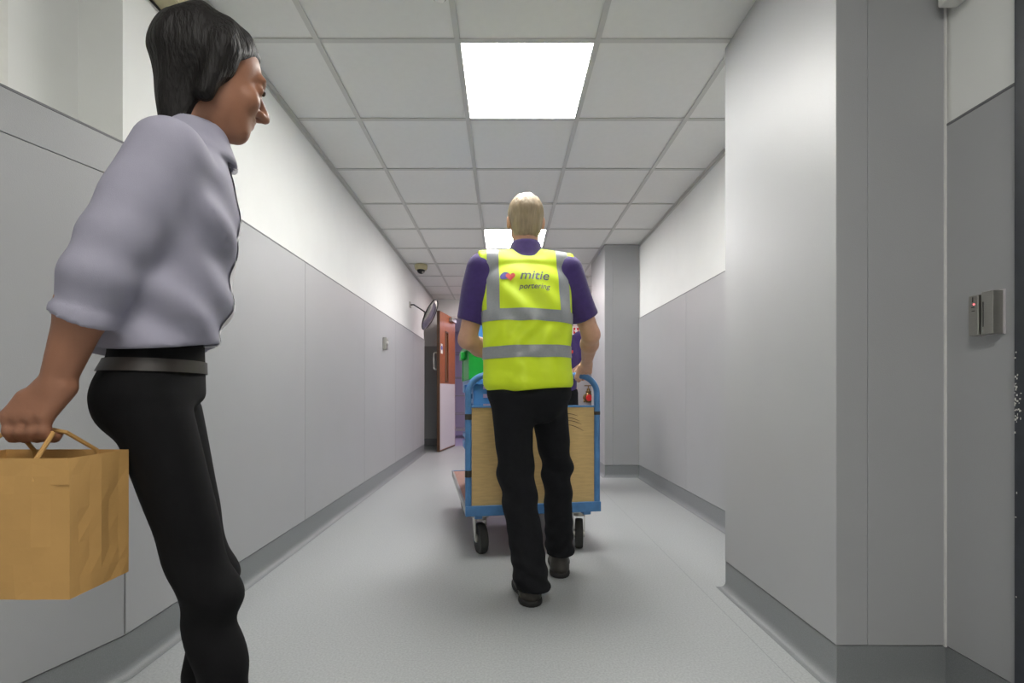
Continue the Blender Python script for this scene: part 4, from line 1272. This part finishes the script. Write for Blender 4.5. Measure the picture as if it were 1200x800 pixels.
fr_c = Vector((-0.67, 0.985, 1.1))
patch(shirt.data, [(fr_c + Rr * 0.017, Rr), (fr_c - Rr * 0.017, -Rr), (fr_c, -F), (Vector((0, 0, 1.335)), Vector((0, 0, 1)))], 0.003, 'button_placket', 'shirt_white', shirt)
def woman_jeans(P):
    d = chain(P, [((-0.701, 0.984, 0.965), 0.120, 0.080), ((-0.700, 0.984, 0.86), 0.130, 0.082)], Ra, Fa)
    back = A3((-0.70, 0.985, 0.845)) - Fa * 0.034
    d = smin(d, ell(P, back + Ra * 0.062, (0.066, 0.066, 0.075)), 0.04)
    d = smin(d, ell(P, back - Ra * 0.062, (0.066, 0.066, 0.075)), 0.04)
    l1 = leg_cloth(P, HRt + A3((0, 0, -0.03)), KRt, ARt, 0.075, (0.064, 0.046, 0.041), 13)
    l2 = leg_cloth(P, HLt + A3((0, 0, -0.03)), KLt, ALt, 0.10, (0.064, 0.046, 0.041), 17)
    return smin(smin(d, l1, 0.02), l2, 0.012)
jeans_me = mesh_sdf('jeans', woman_jeans, (-0.92, 0.76, 0.05), (-0.40, 1.24, 1.02), 0.0065)
jeans = link_mesh('jeans', jeans_me, 'jeans', wom, True)
patch(jeans_me, [((0, 0, 0.922), Vector((0, 0, 1))), ((0, 0, 0.898), Vector((0, 0, -1)))], 0.004, 'belt', 'belt', wom)
shoe(wom, (-0.542, 0.905), (0.9, 0.43), 0.25, r0=0.036)
shoe(wom, (-0.690, 1.02), (0.9, 0.43), 0.25, pitch=-0.12, lift=0.034, r0=0.036)

# the paper bag, hanging from her hand
t = empty('paper_bag', (-0.772, 0.800, 0.545)); tag(t, 'brown paper carrier bag held by the woman on the left', 'bag')
bw, bd, bh = 0.108, 0.058, 0.215
b = nb()
NX, NZ = 8, 8
rg = random.Random(9)
def wall_grid(p0, p1, nu, bulge, nrm_):
    grid = []
    for j in range(NZ + 1):
        row = []
        for i in range(nu + 1):
            u = i / nu; w = j / NZ
            p = Vector(p0).lerp(Vector(p1), u) + Vector((0, 0, bh * w))
            k = math.sin(math.pi * u) * math.sin(math.pi * min(1, w * 0.9 + 0.05))
            edge = 0 if i in (0, nu) else 1
            p += Vector(nrm_) * (bulge * k + edge * rg.uniform(-0.0015, 0.0015))
            row.append(b.verts.new(p))
        grid.append(row)
    for j in range(NZ):
        for i in range(nu):
            b.faces.new((grid[j][i], grid[j][i + 1], grid[j + 1][i + 1], grid[j + 1][i]))
wall_grid((-bw, -bd, 0), (bw, -bd, 0), NX, 0.006, (0, -1, 0))
wall_grid((bw, -bd, 0), (bw, 0, 0), 3, -0.004, (1, 0, 0)); wall_grid((bw, 0, 0), (bw, bd, 0), 3, -0.004, (1, 0, 0))
wall_grid((bw, bd, 0), (-bw, bd, 0), NX, 0.006, (0, 1, 0))
wall_grid((-bw, bd, 0), (-bw, 0, 0), 3, -0.004, (-1, 0, 0)); wall_grid((-bw, 0, 0), (-bw, -bd, 0), 3, -0.004, (-1, 0, 0))
vs = [b.verts.new(p) for p in ((-bw, -bd, 0), (bw, -bd, 0), (bw, bd, 0), (-bw, bd, 0))]
b.faces.new(vs[::-1])
bmesh.ops.remove_doubles(b, verts=b.verts, dist=0.0005)
o = obj('bag_body', b, 'paper', t)
sm = o.modifiers.new('thickness', 'SOLIDIFY'); sm.thickness = 0.0012; sm.offset = 0
obj('top_fold', box(-bw - 0.001, bw + 0.001, -bd - 0.0025, -bd - 0.0008, bh - 0.04, bh), 'paper', t)
hz = 0.800 - 0.545
for s in (-1, 1):
    b = nb()
    tube(b, [(-0.055, s * (bd + 0.002), bh - 0.035), (-0.055, s * (bd - 0.004), bh), (-0.04, s * 0.012, hz - 0.006), (-0.02, s * 0.004, hz), (0.02, s * 0.004, hz), (0.04, s * 0.012, hz - 0.006), (0.055, s * (bd - 0.004), bh), (0.055, s * (bd + 0.002), bh - 0.035)], 0.0035, 8)
    obj('handle', b, 'paper', t, smooth=True)

# ================================================================== the colleague in purple beyond the trolley
F = Vector((-0.05, -1, 0)).normalized(); Rr = Vector((F.y, -F.x, 0)); Fa, Ra = A3(F), A3(Rr)
X0, Y0 = 0.512, 4.60
def L3(r, f, z): return A3((X0, Y0, z)) + Ra * r + Fa * f
HC = tuple(L3(0, 0.03, 1.59)); HR = local_frame(F, -0.06)
ST = [(L3(0, 0, 0.90), 0.165, 0.112), (L3(0, 0, 1.02), 0.160, 0.112), (L3(0, 0.01, 1.2), 0.182, 0.118), (L3(0, 0.0, 1.34), 0.182, 0.10), (L3(0, 0.0, 1.41), 0.10, 0.07)]
ARMS = []
for sg in (-1, 1):
    s = L3(sg * 0.195, 0, 1.375); e = L3(sg * 0.235, -0.01, 1.09); w = L3(sg * 0.105, 0.20, 1.045)
    ARMS.append((s, e, w, relaxed_hand(w, L3(sg * 0.0, 0.235, 1.02 + 0.02 * sg) - w, -Fa, A3((0, 0, 1)), 0.12)))
LEGS = [(L3(-0.09, 0, 0.88), L3(-0.10, 0.06, 0.48), L3(-0.105, -0.05, 0.10)), (L3(0.09, 0, 0.88), L3(0.10, 0.10, 0.48), L3(0.10, 0.13, 0.09))]
def col_body(P):
    d = head_f(P, HC, HR)
    d = smin(d, cone(P, L3(0, 0.02, 1.53), L3(0, 0, 1.40), 0.055, 0.062), 0.03)
    d = smin(d, chain(P, ST, Ra, Fa), 0.04)
    for s, e, w, h in ARMS:
        d = smin(d, arm_f(P, s, e, w), 0.03); d = smin(d, prims_f(P, h), 0.012)
    for h, k, a in LEGS:
        d = smin(d, cone(P, h, k, 0.075, 0.052), 0.03); d = smin(d, cone(P, k, a, 0.050, 0.036), 0.02)
    return d
colg = link_mesh('person', mesh_sdf('person', col_body, (X0 - 0.40, Y0 - 0.40, 0.04), (X0 + 0.40, Y0 + 0.30, 1.76), 0.008), 'skin', None, True)
tag(colg, 'colleague in purple polo shirt standing beyond the trolley, mostly hidden', 'person')
def col_hair(P):
    q = (P - A3(HC)) @ HR
    d = ell(q, (0, -0.016, 0.034), (0.084, 0.104, 0.096))
    d = smax(d, q[:, 1] - (0.030 + 0.55 * np.clip(q[:, 2] - 0.03, -0.2, 0.2)), 0.012)
    d = smax(d, -(q[:, 2] + 0.06), 0.012)
    for s_ in (-1, 1): d = smax(d, -ell(q, (s_ * 0.088, -0.004, -0.012), (0.026, 0.030, 0.038)), 0.008)
    return d + wav(q, 12, 0.002, 140, (1, 1, 0.3))
link_mesh('hair', mesh_sdf('hair', col_hair, (X0 - 0.14, Y0 - 0.2, 1.5), (X0 + 0.14, Y0 + 0.16, 1.76), 0.006), 'hair_brown', colg, True)
for s_ in (-1, 1):
    p = A3(HC) + HR @ A3((s_ * 0.032, 0.088, 0.010))
    obj('eye', lathe(nb(), [(0.0, -0.004), (0.006, 0.0), (0.005, 0.004), (0, 0.006)], p, HR[:, 1], 10), 'eye', colg, smooth=True)
def col_polo(P):
    d = chain(P, [(c, w + 0.014, dp + 0.016) for c, w, dp in ST], Ra, Fa)
    for s, e, w, h in ARMS:
        ax = (e - s) / np.linalg.norm(e - s)
        d = smin(d, smax(cone(P, s, s + (e - s) * 0.8, 0.068, 0.066), (P - (s + (e - s) * 0.72)) @ ax, 0.008), 0.04)
    q = P - L3(0, 0.008, 1.43)
    col = smax(np.abs(np.sqrt(q[:, 0] ** 2 + q[:, 1] ** 2) - (0.072 - 0.25 * q[:, 2])) - 0.007, np.abs(q[:, 2] - 0.012) - 0.035, 0.008)
    d = smin(d, col, 0.02) + wav(P, 51, 0.004, 20)
    return smax(d, 0.84 - P[:, 2], 0.005)
link_mesh('polo_shirt', mesh_sdf('polo_shirt', col_polo, (X0 - 0.40, Y0 - 0.30, 0.80), (X0 + 0.40, Y0 + 0.30, 1.55), 0.010), 'purple', colg, True)
e_ = L3(-0.105, 0.124, 1.235)
obj('badge', box(e_[0] - 0.018, e_[0] + 0.018, e_[1] - 0.012, e_[1] + 0.01, e_[2] - 0.014, e_[2] + 0.014), 'logo_red', colg, bevel=0.006)
def col_trousers(P):
    d = chain(P, [(L3(0, 0, 0.95), 0.160, 0.115), (L3(0, 0, 0.86), 0.170, 0.125)], Ra, Fa)
    for i, (h, k, a) in enumerate(LEGS):
        d = smin(d, leg_cloth(P, h + A3((0, 0, -0.03)), k, a, 0.07, (0.092, 0.078, 0.070), 23 + i), 0.015)
    return d
link_mesh('trousers', mesh_sdf('trousers', col_trousers, (X0 - 0.30, Y0 - 0.35, 0.04), (X0 + 0.30, Y0 + 0.30, 1.0), 0.010), 'trousers', colg, True)
hl = LEGS[0][2] - Fa * 0.055; shoe(colg, (hl[0], hl[1]), (F.x, F.y), 0.28)
hl = LEGS[1][2] - Fa * 0.055; shoe(colg, (hl[0], hl[1]), (F.x, F.y), 0.28)
